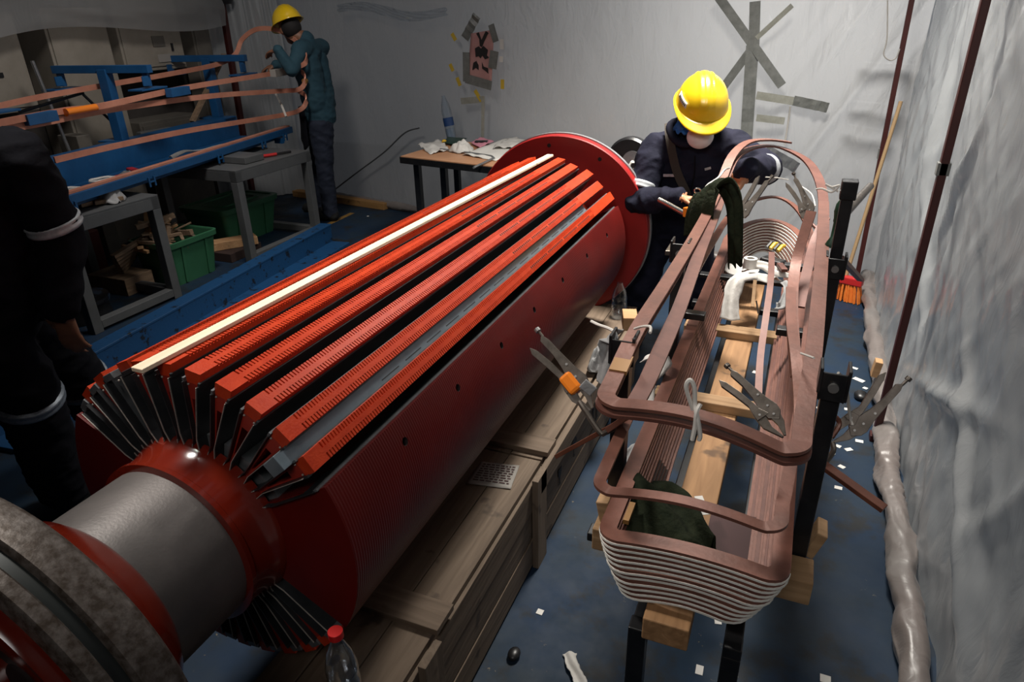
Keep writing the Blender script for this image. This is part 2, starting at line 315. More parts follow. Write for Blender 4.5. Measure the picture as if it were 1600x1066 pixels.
def back_fn(u, v):
    p = backpt(u); z = 3.3 * v; x = p.x
    d = .05 * ns(x * 1.1, z * .5, 1) + .03 * sharp(ns(x * 2.4 + z * .9, z * .35, 5)) + .016 * sharp(ns(x * 5.5 - z * 2.2, z * .8, 9)) + .007 * ns(x * 15, z * 5, 3)
    d *= .45 if x < -2.2 else (1 if x > -1.2 else .45 + .55 * (x + 2.2))
    if x > -.25: d += (.06 * sharp(ns(x * 5 - z * 2.9, .3 * z, 22)) + .02 * sharp(ns(x * 11 - z * 6, .5 * z, 24))) * min(1, (x + .25) * 3)
    g = math.exp(-((z - 1.78) / .07) ** 2 - ((x + 2.85) / .35) ** 2); d += .018 * g + .008 * g * math.sin(z * 90 + x * 12)
    return (x, p.y - d + .04, max(z, .0))
MB().grid(back_fn, 330, 150).obj('wall_back', 'sheetb', smooth=2, kind='structure')
def right_fn(u, v):
    y = -.6 + 5.5 * u; z = 3.3 * v; 
    d = .05 * ns(y * 1.3, z * .8, 31) + .035 * sharp(ns(y * 2.6 - z * 1.3, z * .7, 35)) + .02 * sharp(ns(y * 5 + z * 2.6, z * 1.6, 39)) + .007 * ns(y * 14, z * 8, 33) + .010 * sharp(ns(y * 6 - z * 6, z * 1.2 + y * .8, 44)) + .006 * sharp(ns(y * 9 + z * 8, z * 2 - y, 47))
    for (y0, z0, ky, kz, wd, am) in ((2.9, 1.0, .55, -.85, .035, .035), (1.9, .45, .8, .6, .03, .03), (2.3, .5, .9, -.35, .03, .03), (3.6, 1.2, .3, .95, .03, .035), (1.5, .75, -.5, .8, .04, .03), (3.2, .6, .7, .7, .03, .025)):
        a = (y - y0) * ky + (z - z0) * kz; c = -(y - y0) * kz + (z - z0) * ky; d += am * math.exp(-(c / wd) ** 2 - (a / .4) ** 2)
    return (.60 - d, y, z)
MB().grid(right_fn, 330, 200).obj('wall_right', 'sheetr', smooth=2, kind='structure')
# rolled hem of the right sheet lying on the floor, and the back one
def hem(path, r, name, mt):
    pts = smoothpath(path, 10); n = len(pts); scs = [1 + .22 * ns(i * .31, 4) + .12 * ns(i * 1.1, 7) for i in range(n)]
    mb = MB(); mb.tube(smoothpath(pts, 4), r, 30, scales=[1 + .25 * ns(i * .08, 4) + .10 * ns(i * .3, 7) for i in range((n - 1) * 4 + 1)])
    mb.v = [(x + .016 * ns(x * 9, y * 7, z * 14) + .012 * (sharp(ns(x * 16, y * 5, z * 30)) - .6), y, max(.003, z * .9 + .018 * ns(y * 5, z * 20, 3) + .016 * (sharp(ns(x * 24 + 3, y * 6, z * 18)) - .6))) for x, y, z in mb.v]
    mb.obj(name, mt, smooth=2, kind='structure')
hem([(.475, .7, .05), (.478, 1.3, .05), (.482, 1.8, .055), (.487, 2.2, .06), (.482, 2.5, .052), (.492, 2.8, .06), (.50, 3.3, .055), (.50, 3.9, .055), (.51, 4.5, .055), (.52, 4.8, .05)], .042, 'baseboard_right', 'hem')
hem([(-5.2, 5.85, .03), (-4.0, 5.56, .03), (-3.2, 5.38, .035), (-2.2, 5.2, .03), (-1.1, 5.04, .03), (-.2, 4.9, .03), (.4, 4.82, .03)], .035, 'baseboard_back', 'hem')
# loose upper sheet hanging in front of the cabinets
def lf(u, v):
    y = 2.6 + 2.6 * u; z = 1.42 + .10 * math.sin(u * 5) + .28 * u + 1.4 * v
    d = .05 * ns(y * 1.5, z * 5, 51) + .035 * sharp(ns(y * 1.4 + z * 3, z * 7, 55)); return (-4.86 - d * .9, y, z)
tag(MB().grid(lf, 90, 60).obj('plastic_sheet', 'sheetl', smooth=2), 'loose clear plastic sheet draped over the tops of the beige cabinets', 'plastic sheet')
def lf2(u, v):
    a = Vector((-5.35, 5.15)).lerp(Vector((-4.75, 5.72)), u); d = .05 * sharp(ns(u * 7, v * .8, 71)) + .03 * sharp(ns(u * 15 + v, v * 1.5, 75)); return (a.x + d, a.y - d * .6, .02 + 2.7 * v)
tag(MB().grid(lf2, 80, 40).obj('plastic_sheet', 'sheetr', smooth=2), 'hanging plastic sheet in long folds between the cabinets and the man in teal', 'plastic sheet')
# ---------------------------------------------------------------- red posts
def red_post(a, b, wd, lab):
    t = thing('red_post', a, lab, 'post', None)
    MB().beam(a, b, wd, wd * .8).obj('tube', 'post', t, bevel=.003)
    q = Vector(a).lerp(Vector(b), .012); MB().beam(a, q, wd * 1.5, wd * 1.3).obj('foot', 'post', t, bevel=.003)
    return t
pa, pb = Vector((.462, 2.80, .0)), Vector((0.465, 2.800, 1.656)); pb = pa + (pb - pa) * 1.45; pb.x = min(pb.x, .47)
t = red_post(pa, pb, .034, 'dark red steel post nearest the camera in front of the right plastic sheet')
q = pa + (pb - pa) * .47; MB().beam(q - Vector((0, 0, .022)), q + Vector((0, 0, .022)), .041, .034).obj('tape_wrap', 'duct', t, bevel=.002)
pa, pb = Vector((.452, 4.72, .0)), Vector((0.434, 4.720, 1.669)); pb = pa + (pb - pa) * 1.4
t = red_post(pa, pb, .034, 'far red steel post at the corner where the back and right sheets meet')
q = pa + (pb - pa) * .36; MB().beam(q - Vector((0, 0, .03)), q + Vector((0, 0, .03)), .038, .031).obj('tape_wrap', 'duct', t)
pa = Vector((-5.0, 5.3, 0)); pb = Vector((-4.989, 5.300, 1.806)); 
t = red_post((pb.x - .05, 5.3, 0), (pb.x + .02, 5.3, 2.3), .05, 'dark red upright post behind the blue jig at the left back')
MB().lathe([(.01, 0), (.10, .005), (.12, .04), (.12, .05), (.02, .06)], (pb.x + .0, 5.28, 1.77), seg=24).obj('round_shade', 'black', t, smooth=1)
# ---------------------------------------------------------------- rotor
X0, Z0, RB, RS = -1.02, .722, .361, .178
YN, YS, YF = .78, 2.86, 3.0
def rp(r, a, y): return (X0 + r * math.cos(R_(a)), y, Z0 + r * math.sin(R_(a)))
rotor = thing('generator_rotor', (X0, 1.9, Z0 - RB), 'huge red slotted generator rotor lying across the floor on a wooden crate', 'rotor')
def polex(poly, y0, y1): return (poly, lambda p: rp(p[0], p[1], y0), lambda p: rp(p[0], p[1], y1))
PIT = (149.4 - 27.8 - 5.4) / 10.5
PIT = 11.05; SW = 5.45
for base, nm in ((27.8, 0), (207.8, 180)):
    a0, a1 = base - 58.4, base
    poly = [(RB, a0 + (a1 - a0) * i / 40) for i in range(41)] + [(RS, a1 - (a1 - a0) * i / 20) for i in range(21)]
    o = MB().prism(*polex(poly, YN, YS)).obj('pole_body', ['red', 'hole'], rotor, smooth=1)
    if nm == 0:   # balance holes in the near pole
        def hitpt(r3):
            d = Vector(r3) - Vector((0, 0, 1.65)); cx, cz = X0, Z0 - 1.65; a = d.x ** 2 + d.z ** 2; bq = -(d.x * cx + d.z * cz); cc = cx * cx + cz * cz - RB * RB
            t = (-bq - math.sqrt(max(0, bq * bq - a * cc))) / a; return Vector((0, 0, 1.65)) + d * t
        cut = MB()
        for q in ((-0.668, 1.000, 0.858), (-0.537, 1.000, 1.011), (-0.444, 1.000, 1.116), (-0.381, 1.000, 1.194), (-0.331, 1.000, 1.254), (-0.291, 1.000, 1.300), (-0.260, 1.000, 1.337)):
            h = hitpt(q); ang = math.degrees(math.atan2(h.z - Z0, h.x - X0)); cut.cyl(rp(RB - .035, ang, h.y), rp(RB + .03, ang, h.y), .0095, seg=18)
        me = bpy.data.meshes.new('cut'); me.from_pydata([tuple(Vector(v) - W[rotor]) for v in cut.v], [], cut.f); me.materials.append(M['hole'])
        co_ = bpy.data.objects.new('cut', me); C.objects.link(co_); co_.parent = rotor
        md = o.modifiers.new('b', 'BOOLEAN'); md.object = co_; md.operation = 'DIFFERENCE'; md.solver = 'EXACT'
        try: md.material_mode = 'TRANSFER'
        except Exception: pass
        bpy.context.view_layer.update(); dg = bpy.context.evaluated_depsgraph_get(); nme = bpy.data.meshes.new_from_object(o.evaluated_get(dg))
        o.modifiers.clear(); o.data = nme; bpy.data.objects.remove(co_)
# core between teeth and disc, with grooved neck ring, shaft, collar
MB().cyl((X0, YN, Z0), (X0, YF + .2, Z0), RS, seg=72).obj('core', 'redg', rotor, smooth=1)
MB().lathe([(.172, 0), (.186, .002), (.186, .012), (.183, .015), (.184, .05), (.190, .068), (.197, .082), (.197, .088), (.178, .095)], (X0, YN - .085, Z0), (0, 1, 0), 96).obj('neck_ring', 'redg', rotor, smooth=1)
MB().cyl((X0, .525, Z0), (X0, YN - .06, Z0), .172, seg=96).obj('shaft', 'shaft', rotor, smooth=1)
MB().lathe([(.255, 0), (.235, .02), (.212, .045), (.190, .075), (.1735, .088), (.17, .09)], (X0, .448, Z0), (0, 1, 0), 96).obj('shaft_collar', 'redg', rotor, smooth=1)
MB().lathe([(.10, .04), (.28, .02), (.305, .0), (.328, .002), (.333, .006), (.333, .024), (.327, .028)], (X0, .333, Z0), (0, 1, 0), 120).obj('flange_ring', 'flange', rotor, smooth=1)
MB().lathe([(.2, 0), (.318, 0), (.318, .022), (.2, .022)], (X0, .360, Z0), (0, 1, 0), 120).obj('flange_groove', 'groove', rotor, smooth=1)
MB().lathe([(.2, 0), (.326, .0), (.333, .004), (.333, .048), (.329, .054), (.322, .058), (.2, .06)], (X0, .381, Z0), (0, 1, 0), 120).obj('flange_ring', 'flange', rotor, smooth=1)
hub = MB().lathe([(.02, .05), (.10, .04), (.17, .022), (.24, .005), (.27, .0), (.275, .01), (.275, .05)], (X0, .322, Z0), (0, 1, 0), 96).obj('hub_face', 'redg', rotor, smooth=1)
for a in range(0, 360, 30):
    MB().lathe([(.001, 0), (.026, .0), (.028, .001), (.03, .004)], (X0 + .2 * math.cos(R_(a + 10)), .3225, Z0 + .2 * math.sin(R_(a + 10))), (0, 1, 0), 24).obj('bolt_hole', 'hole', hub, smooth=1)
MB().cyl((X0, -.15, Z0), (X0, .36, Z0), .085, seg=48).obj('stub_shaft', 'redg', rotor, smooth=1)
MB().lathe([(.15, 0), (.424, 0), (.428, .004), (.428, .05), (.15, .05)], (X0, YF, Z0), (0, 1, 0), 128).obj('end_disc', 'disc', rotor, smooth=1)
MB().lathe([(.2, 0), (.434, 0), (.434, .02), (.2, .02)], (X0, YF + .045, Z0), (0, 1, 0), 128).obj('disc_rim', 'steelrim', rotor, smooth=1)
for a in (97, 60, 20): MB().cyl(rp(.385, a, YF - .001), rp(.385, a, YF + .02), .009, seg=14).obj('disc_hole', 'hole', rotor)
MB().cyl((X0, YF, Z0), (X0, 3.75, Z0), .16, seg=64).obj('far_shaft', 'shaft', rotor, smooth=1)
def wm(r): return r * R_(1)   # metres per degree at radius r
for base in (27.8, 207.8):
    for k in range(11):
        s0 = base + k * PIT; s1 = s0 + SW; vis = base < 100
        def halfw(r):   # half width of the slot in metres
            return .0172 if r > .215 else .0172 - (.215 - r) / .037 * .0085
        mid = (s0 + s1) / 2; ca, sa = math.cos(R_(mid)), math.sin(R_(mid))
        def sl(r, w_, y): return (X0 + r * ca - w_ * sa, y, Z0 + r * sa + w_ * ca)
        # U-shaped liner sheet, standing a little proud of the end face
        ye = YN - .010; th = .0022
        out = [(.338, .0165), (.215, .0165), (.181, .0085), (.181, -.0085), (.215, -.0165), (.338, -.0165)]
        inn = [(.338, .0165 - th), (.216, .0165 - th), (.1835, .0070), (.1835, -.0070), (.216, -.0165 + th), (.338, -.0165 + th)]
        poly = out + inn[::-1]
        lin = MB().prism(poly, lambda p: sl(p[0], p[1], ye), lambda p: sl(p[0], p[1], YS + .006)).obj('slot_liner', 'liner', rotor)
        ep = [(.338, .0165), (.215, .0165), (.181, .0085), (.181, -.0085), (.200, -.013), (.200, -.0118), (.1825, -.0076), (.1825, .0076), (.2155, .0153), (.338, .0153)]
        MB().prism(ep, lambda p: sl(p[0] , p[1], ye - .002), lambda p: sl(p[0], p[1], ye)).obj('liner_edge', 'edge', lin)
        MB().prism([(.184, .0068), (.184, -.0068), (.2145, -.0135), (.2145, .0135)], lambda p: sl(p[0], p[1], YN + .012), lambda p: sl(p[0], p[1], YS - .02)).obj('bottom_filler', 'wedge', rotor)
        if vis:
            # creepage rail along the right wall under the tooth head
            for sg in ((-1, 1) if k < 7 else (1,)):
                mb = MB(); mb.prism([(.336, sg * .0172), (.345, sg * .0172), (.345, sg * .0125), (.336, sg * .0125)], lambda p: sl(p[0], p[1], YN - .006), lambda p: sl(p[0], p[1], YS)); mb.obj('slot_rail', 'liner' if sg > 0 else 'wedge', rotor)
        if (vis and k in (8, 9, 10)) or not vis:
            MB().prism([(.338, .0165), (.352, .0150), (.352, -.0150), (.338, -.0165)], lambda p: sl(p[0], p[1], YN - .004), lambda p: sl(p[0], p[1], YS - .3)).obj('slot_wedge', 'wedge', rotor, bevel=.001)
        if vis and k == 1:
            wdg = MB().prism([(.300, .0150), (.3375, .0160), (.3375, -.0160), (.300, -.0150)], lambda p: sl(p[0], p[1], YN - .03), lambda p: sl(p[0], p[1], YS - .28)).obj('slot_wedge', 'bluewedge', rotor, bevel=.001); wdg['label'] = 'blue-grey filler strip in the open slot'
            mb = MB(); y = YN + .3
            while y < YS - .35: mb.prism([(.3376, -.004), (.3384, -.004), (.3384, -.0065), (.3376, -.0065)], lambda p: sl(p[0], p[1], y), lambda p: sl(p[0], p[1], y + .07)); y += .10
            mb.obj('filler_seam', 'liner', rotor)
    for k in range(10):
        t0 = base + k * PIT + SW; t1 = base + (k + 1) * PIT; tm = (t0 + t1) / 2
        ca, sa = math.cos(R_(tm)), math.sin(R_(tm)); vis = base < 100
        def tp(r, w_, y): return (X0 + r * ca - w_ * sa, y, Z0 + r * sa + w_ * ca)
        def hw(r): return wm(r) * PIT / 2 - halfw(r) if r < .34 else .0178
        y0, y1 = YN, YS - (.03 if k % 2 else 0)
        if vis and k == 7: y0 += .015
        ext = lambda poly, mb, a=y0, c=y1: mb.prism(poly, lambda p: tp(p[0], p[1], a), lambda p: tp(p[0], p[1], c))
        mb = MB()
        hA, hB, hC = hw(.335), hw(.30), hw(.225); wa = .0045
        ext([(.30, hB), (.335, hA), (.335, -hA), (.30, -hB)], mb); ext([(.225, hC), (.30, hB), (.30, hB - wa), (.225, hC - .0028)], mb)
        ext([(.225, -hC), (.30, -hB), (.30, -hB + wa), (.225, -hC + .0028)], mb)
        ext([(RS - .003, hw(.18)), (.205, hw(.205)), (.225, hC), (.225, -hC), (.205, -hw(.205)), (RS - .003, -hw(.18))], mb)
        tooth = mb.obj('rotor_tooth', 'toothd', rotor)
        mb = MB(); ext([(.335, hA - .001), (.338, .0178), (.3565, .0178), (.3565, -.0178), (.338, -.0178), (.335, -hA + .001)], mb)
        ext([(.3565, .0055), (.361, .0055), (.361, -.0055), (.3565, -.0055)], mb, y0 + .045, y1 - .3)
        ext([(.3565, .0178), (.361, .0178), (.361, -.0178), (.3565, -.0178)], mb, y0, y0 + .045); ext([(.3565, .0178), (.361, .0178), (.361, -.0178), (.3565, -.0178)], mb, y1 - .3, y1)
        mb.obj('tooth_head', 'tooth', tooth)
        if vis:
            mb = MB(); y = y0 + .049
            while y < y1 - .304:
                for sg in (-1, 1): ext([(.3565, sg * .0056), (.3608, sg * .0056), (.3608, sg * .0178), (.3565, sg * .0178)], mb, y, y + .0052)
                y += .0085
            mb.obj('vent_ribs', 'tooth', tooth, kind='stuff')
            # open ventilation slits down the middle strip towards the far end
            mb = MB(); y = y1 - .98; c_ = 0
            while y < y1 - .33:
                c_ += 1
                if c_ % 13: ext([(.3609, -.0042), (.3614, -.0042), (.3614, .0022), (.3609, .0022)], mb, y, y + .0065)
                y += .0125
            mb.obj('vent_slits', 'hole', tooth, kind='stuff')
            for sg in (-1, 1): MB().ell(tp(.331, sg * .0115, YN - .001), (.0022, .0022, .0022), seg=6, rings=4, z0=-.99).obj('rivet', 'edge', rotor)
# cradle blocks that carry the rotor (hidden mostly behind the shaft)
t = thing('rotor_stand', (X0, 3.5, 0), 'dark steel cradle under the far shaft end of the rotor', 'stand'); MB().bb(X0 - .2, X0 + .2, 3.42, 3.58, 0, .50).obj('base', 'black', t, bevel=.01)
MB().bb(X0 - .24, X0 + .24, 3.40, 3.60, .50, .562).obj('cradle', 'black', t, bevel=.008)
t = thing('bearing_housing', (X0 + .22, 3.95, .6), 'black round housing with a white bracket behind the rotor end disc', 'housing')
c0 = (-0.791, 3.400, 0.974)
t.location = c0; W[t] = Vector(c0)
MB().lathe([(.055, 0), (.105, 0), (.115, .012), (.115, .05), (.105, .06), (.055, .06)], c0, (.1, 1, 0), 48).obj('ring', 'black', t, smooth=1)
MB().lathe([(.03, 0), (.052, 0), (.052, .03), (.03, .03)], Vector(c0) + Vector((.02, -.005, 0)), (.1, 1, 0), 32).obj('inner_ring', 'silver', t, smooth=1)
br = MB().box(Vector(c0) + Vector((.03, -.03, -.03)), (.055, .02, .07), Matrix.Rotation(.5, 3, 'Y')).obj('bracket', 'white', t, bevel=.008)
MB().cyl(Vector(c0) + Vector((.035, -.045, -.01)), Vector(c0) + Vector((.035, -.02, -.01)), .012, seg=12).obj('bolt_hole', 'hole', br)
MB().beam(Vector(c0) + Vector((0, .03, 0)), (c0[0], c0[1] + .03, 0), .06, .06).obj('stand', 'black', t)
# pale wooden strip lying along the teeth
a, b = Vector(rp(.3665, 93.2, .735)), Vector(rp(.3665, 88.5, YS + .0))
o = MB().beam(a, b, .028, .009, up=(b - a).cross(Vector((1, 0, 0))) * -1).obj('wooden_strip', 'strip', bevel=.0015); tag(o, 'long pale wooden lath lying lengthwise on top of the red rotor teeth', 'wood strip')
# ---------------------------------------------------------------- crate under the rotor
CX, CL, CZ = -.618, -.93, .352
cr = thing('wooden_crate', ((CX + CL) / 2, 1.8, 0), 'long wooden shipping crate under the right side of the rotor', 'crate')
MB().bb(CL + .02, CX - .022, .5, 3.02, .02, CZ - .02).obj('inner_box', 'gap', cr)
for seg_i, (y0, y1) in enumerate(((.45, 1.70), (1.70, 3.05))):
    for i in range(3):
        z0 = .012 + i * .108
        MB().bb(CX - .020, CX - .0025 * (i % 2), y0 + .003, y1 - .003, z0, z0 + .104).obj('side_board', 'crate', cr, bevel=.0015)
    wds = (.085, .11, .11); x = CL
    for i, wd in enumerate(wds):
        MB().bb(x, x + wd - .003, y0 + .004, y1 - .004, CZ - .018, CZ - .0015 * (i % 2)).obj('top_board', 'crate', cr, bevel=.0015); x += wd
for y, wd, hi in ((1.01, .085, 1), (1.765, .085, 1), (2.28, .085, 0), (2.9, .085, 0)):
    if hi: MB().bb(CL, CX + .004, y - wd / 2, y + wd / 2, CZ, CZ + .018).obj('top_batten', 'cratex', cr, bevel=.0015)
for y in (.92, 1.63, 2.9):
    MB().bb(CX, CX + .02, y - .04, y + .04, .0, CZ - .001).obj('side_batten', 'cratez', cr, bevel=.0015)
MB().bb(CX, CX + .02, 1.62, 3.0, CZ - .07, CZ - .002).obj('rail_board', 'crate', cr, bevel=.0015)
MB().bb(CL - .0, CX + .0, .40, .448, .0, CZ).obj('end_board', 'cratex', cr, bevel=.002)
# shipping label and stencilled marks
mb = MB(); lb = [Vector((-0.804, 1.622, 0.354)), Vector((-0.681, 1.646, 0.354)), Vector((-0.662, 1.526, 0.354)), Vector((-0.801, 1.503, 0.354))]
mb.grid(lambda u, v: tuple(lb[0].lerp(lb[1], u).lerp(lb[3].lerp(lb[2], u), v) + Vector((0, 0, .0012 + .0012 * ns(u * 6, v * 6)))), 14, 10).obj('shipping_label', 'label', cr, smooth=2, solid=.0006)
mb = MB(); random.seed(3)
for r in range(8):
    v = .12 + r * .1; u = .1
    while u < .88:
        l = random.uniform(.04, .13); a = lb[0].lerp(lb[1], u).lerp(lb[3].lerp(lb[2], u), v); c_ = lb[0].lerp(lb[1], min(u + l, .92)).lerp(lb[3].lerp(lb[2], min(u + l, .92)), v)
        mb.beam(a + Vector((0, 0, .0034)), c_ + Vector((0, 0, .0034)), .0042, .0006); u += l + .035
mb.obj('label_print', 'inkr', cr)
def stencil(polys, y, z, s, name):
    mb = MB()
    for p in polys: mb.prism(p, lambda q: (CX + .0004, y + q[0] * s, z + q[1] * s), lambda q: (CX + .0014, y + q[0] * s, z + q[1] * s))
    mb.obj(name, 'ink', cr)
gl = [[(-.35, 1), (.35, 1), (.3, .45), (.08, .2), (.08, -.3), (.3, -.42), (-.3, -.42), (-.08, -.3), (-.08, .2), (-.3, .45)]]
um = [[(math.cos(R_(a)) * .6, .35 + math.sin(R_(a)) * .6) for a in range(0, 181, 20)], [(-.04, .35), (.04, .35), (.04, -.6), (-.04, -.6)], [(-.04, -.6), (.04, -.6), (.25, -.6), (.25, -.5), (.17, -.5), (.17, -.53), (-.04, -.53)]]
ar = [[(-.1, -.6), (.1, -.6), (.1, .3), (.32, .3), (0, .85), (-.32, .3), (-.1, .3)]]
stencil(gl, 1.86, .165, .05, 'glass_mark'); stencil(um, 2.02, .19, .055, 'umbrella_mark')
stencil([[(x - .45, z) for x, z in ar[0]], [(x + .45, z) for x, z in ar[0]], [(-.8, -.8), (.8, -.8), (.8, -.7), (-.8, -.7)]], 2.30, .19, .055, 'arrow_mark'); stencil([[(math.cos(R_(a)) * .3, math.sin(R_(a)) * .3) for a in range(0, 360, 30)]], 1.90, .27, .03, 'round_mark')
# second low crate corner seen left of the rotor's lower slots
# ---------------------------------------------------------------- coil rack
rack = thing('coil_rack', (-.09, 2.0, 0), 'black steel rack with wooden beams carrying the brown copper coil on the right', 'rack')
ZR = .545
def post(x, y, z1, wd=.034, z0=0):
    return MB().bb(x - wd / 2, x + wd / 2, y - wd / 2, y + wd / 2, z0, z1)
for x, y in ((-.162, 1.0), (.018, 1.02), (-.162, 2.85), (.018, 2.85)):
    post(x, y, ZR, .036).obj('leg', 'black', rack, bevel=.003)
for x in (-.162, .018): MB().bb(x - .018, x + .018, 1.0, 2.87, ZR - .06, ZR - .024).obj('rail', 'black', rack, bevel=.003)
for y in (1.235, 1.95, 2.75):
    MB().bb(-.335, .155, y - .02, y + .02, ZR - .024, ZR + .0).obj('cross_tube', 'black', rack, bevel=.003)
# side posts with forked heads
def head(x, y, z, s):
    h = MB().bb(x - .026, x + .026, y - .022, y + .022, z - .065, z - .058)
    h.bb(x - .027, x - .021, y - .024, y + .024, z - .065, z); h.bb(x + .021, x + .027, y - .024, y + .024, z - .065, z)
    h.bb(x - .021, x + .021, y - .024, y - .020, z - .065, z - .008); o = h.obj('fork_head', 'black', rack, bevel=.0015)
    MB().cyl((x, y - .030, z - .036), (x, y - .023, z - .036), .0095, seg=12).obj('bolt', 'bolt', o, smooth=1)
for x, y, z in ((.118, 1.262, 1.05), (-.282, 1.262, 1.052), (.128, 1.95, 1.05), (-.284, 1.94, 1.052)):
    post(x, y, z - .06, .034, ZR - .01).obj('side_post', 'black', rack, bevel=.002); head(x, y, z, 1)
for x in (.128,):
    post(x, 1.985, 1.235, .030, 1.0).obj('side_post', 'black', rack, bevel=.002)
    MB().bb(x - .020, x + .020, 1.965, 2.005, 1.19, 1.24).obj('fork_head', 'black', rack, bevel=.003)
MB().bb(-.30, .13, 2.60, 2.64, .70, .715).obj('cross_tube', 'black', rack, bevel=.002)
# wooden beams
ZP = .62
for i, (x0, x1, y, wd, z0, z1, lab) in enumerate(((-.050, .150, 1.205, .075, ZR, ZR + .06, 'wooden beam end sticking out right under the near corner of the coil'), (-.31, -.155, 1.205, .075, ZR, ZR + .06, 'wooden beam end under the near left corner of the coil'), (-.30, .12, 1.80, .055, .6, .628, 'wooden crossbeam halfway along the coil rack'), (-.30, .12, 2.32, .06, .6, .628, 'wooden crossbeam at the far side of the coil rack, below the white rags'))):
    tag(MB().bb(x0, x1, y - wd / 2, y + wd / 2, z0, z1).obj('wooden_beam', 'plankx', bevel=.003), lab, 'beam')
tag(MB().bb(-.150, -.062, .965, 2.90, .545, .6).obj('wooden_plank', 'plank', bevel=.003), 'thick orange-brown plank running lengthwise down the middle of the coil rack', 'plank')
tag(MB().box((.150, 1.30, .615), (.022, .06, .07), Matrix.Rotation(.3, 3, 'Y')).obj('wooden_wedge', 'plankx', bevel=.003), 'small upright wooden wedge at the right rear of the near crossbeam', 'wedge')
tag(MB().box((-.292, 1.22, .633), (.03, .05, .055), Matrix.Rotation(-.2, 3, 'Y')).obj('wooden_wedge', 'plankx', bevel=.003), 'small wooden wedge under the left corner of the copper coil', 'wedge')
# ---- main coil: eleven flat turns with white strips between
def turn(xl, xr, yn, yf, z, lift_n=.02, lift_f=.05, rn=.030, rf=.10, n=7):
    P_ = []
    xc, hw_ = (xl + xr) / 2, (xr - xl) / 2
    def zz(x, y):
        u = (x - xc) / hw_; k = max(0, 1 - u * u)
        return z + (lift_n * k if y < (yn + yf) / 2 - .6 else 0) + (lift_f * k + .012 if y > yf - rf - .03 else 0) * min(1, max(0, (y - (yf - rf - .12)) / .12) if y > 2 else 1)
    pts = []
    pts += [(xl + rn * (1 - math.cos(R_(a))), yn + rn * (1 - math.sin(R_(a)))) for a in range(0, 91, 15)]
    pts += [(xl + rn + (xr - xl - 2 * rn) * i / 10, yn) for i in range(1, 10)]
    pts += [(xr - rn * (1 - math.cos(R_(a))), yn + rn * (1 - math.sin(R_(a)))) for a in range(90, -1, -15)]
    pts += [(xr, yn + rn + (yf - rf - yn - rn) * i / 22) for i in range(1, 22)]
    pts += [(xc + hw_ * math.cos(R_(a)), yf - rf + rf * math.sin(R_(a))) for a in range(0, 181, 10)]
    pts += [(xl, yf - rf - (yf - rf - yn - rn) * i / 22) for i in range(1, 22)]
    return [(x, y, zz(x, y)) for x, y in pts]
NT = 11
coil = thing('copper_coil', (-.09, 2.0, ZP), 'stack of brown copper turns with white strips between, resting on the coil rack', 'coil')
ZT = .735
for i in range(NT):
    f = i / (NT - 1); z = ZT - i * .0115
    sh = .046 * f ** 1.35; xl, xr = -.243 + sh * .95, .076 - sh * 1.15 + .003 * ns(i * 3.3); yn = 1.012 + .004 * ns(i * 2.1, 3) - .006 * f; yf = 3.10 + .055 * (1 - f)
    ln = .016 + .002 * f
    MB().strip([(x, y, zz - .014 * f * max(0, -(x + .08) / .16) * (y < 1.4)) for x, y, zz in turn(xl, xr, yn, yf - .0, z, ln, .055, rn=.030 + .008 * f, rf=.17)], .0338, .0066, closed=True).obj('coil_turn', 'copper' if i < 2 or i % 3 else 'copperd', coil, smooth=1)
    if i < NT - 1 or 1:
        # white strip round the near end and the far end, visible at the outer edge
        tp_ = [(x, y, zz - .014 * f * max(0, -(x + .08) / .16) * (y < 1.4)) for x, y, zz in turn(xl - .0005, xr + .0005, yn - .0005, yf + .0005, z - .0057, ln, .055, rn=.030 + .008 * f, rf=.17)]
        a = [p for p in tp_ if p[1] < yn + .06]; L1 = tp_[0:7 + 9 + 7 + 1]
        MB().strip(L1[:-1], .0350, .0046).obj('white_strip', 'white', coil, smooth=1)
        far = [p for p in tp_ if p[1] > yf - .175]
        MB().strip([(x, y - .0045, zz + .0006) for x, y, zz in far], .0355, .0056).obj('white_strip', 'white', coil, smooth=1)
        if i < NT - 1:
            MB().strip([(xl + .002, 1.1 + .2 * j, z - .0057) for j in range(10)], .029, .0042).obj('dark_strip', 'gap', coil)
            MB().strip([(xr - .002, 1.1 + .2 * j, z - .0057) for j in range(10)], .029, .0042).obj('dark_strip', 'gap', coil)
MB().strip([(-.216, 1.07, ZT - .006), (-.216, 1.10, ZT - .006), (-.216, 1.13, ZT - .006)], .012, .010).obj('amber_tab', 'amber', coil)
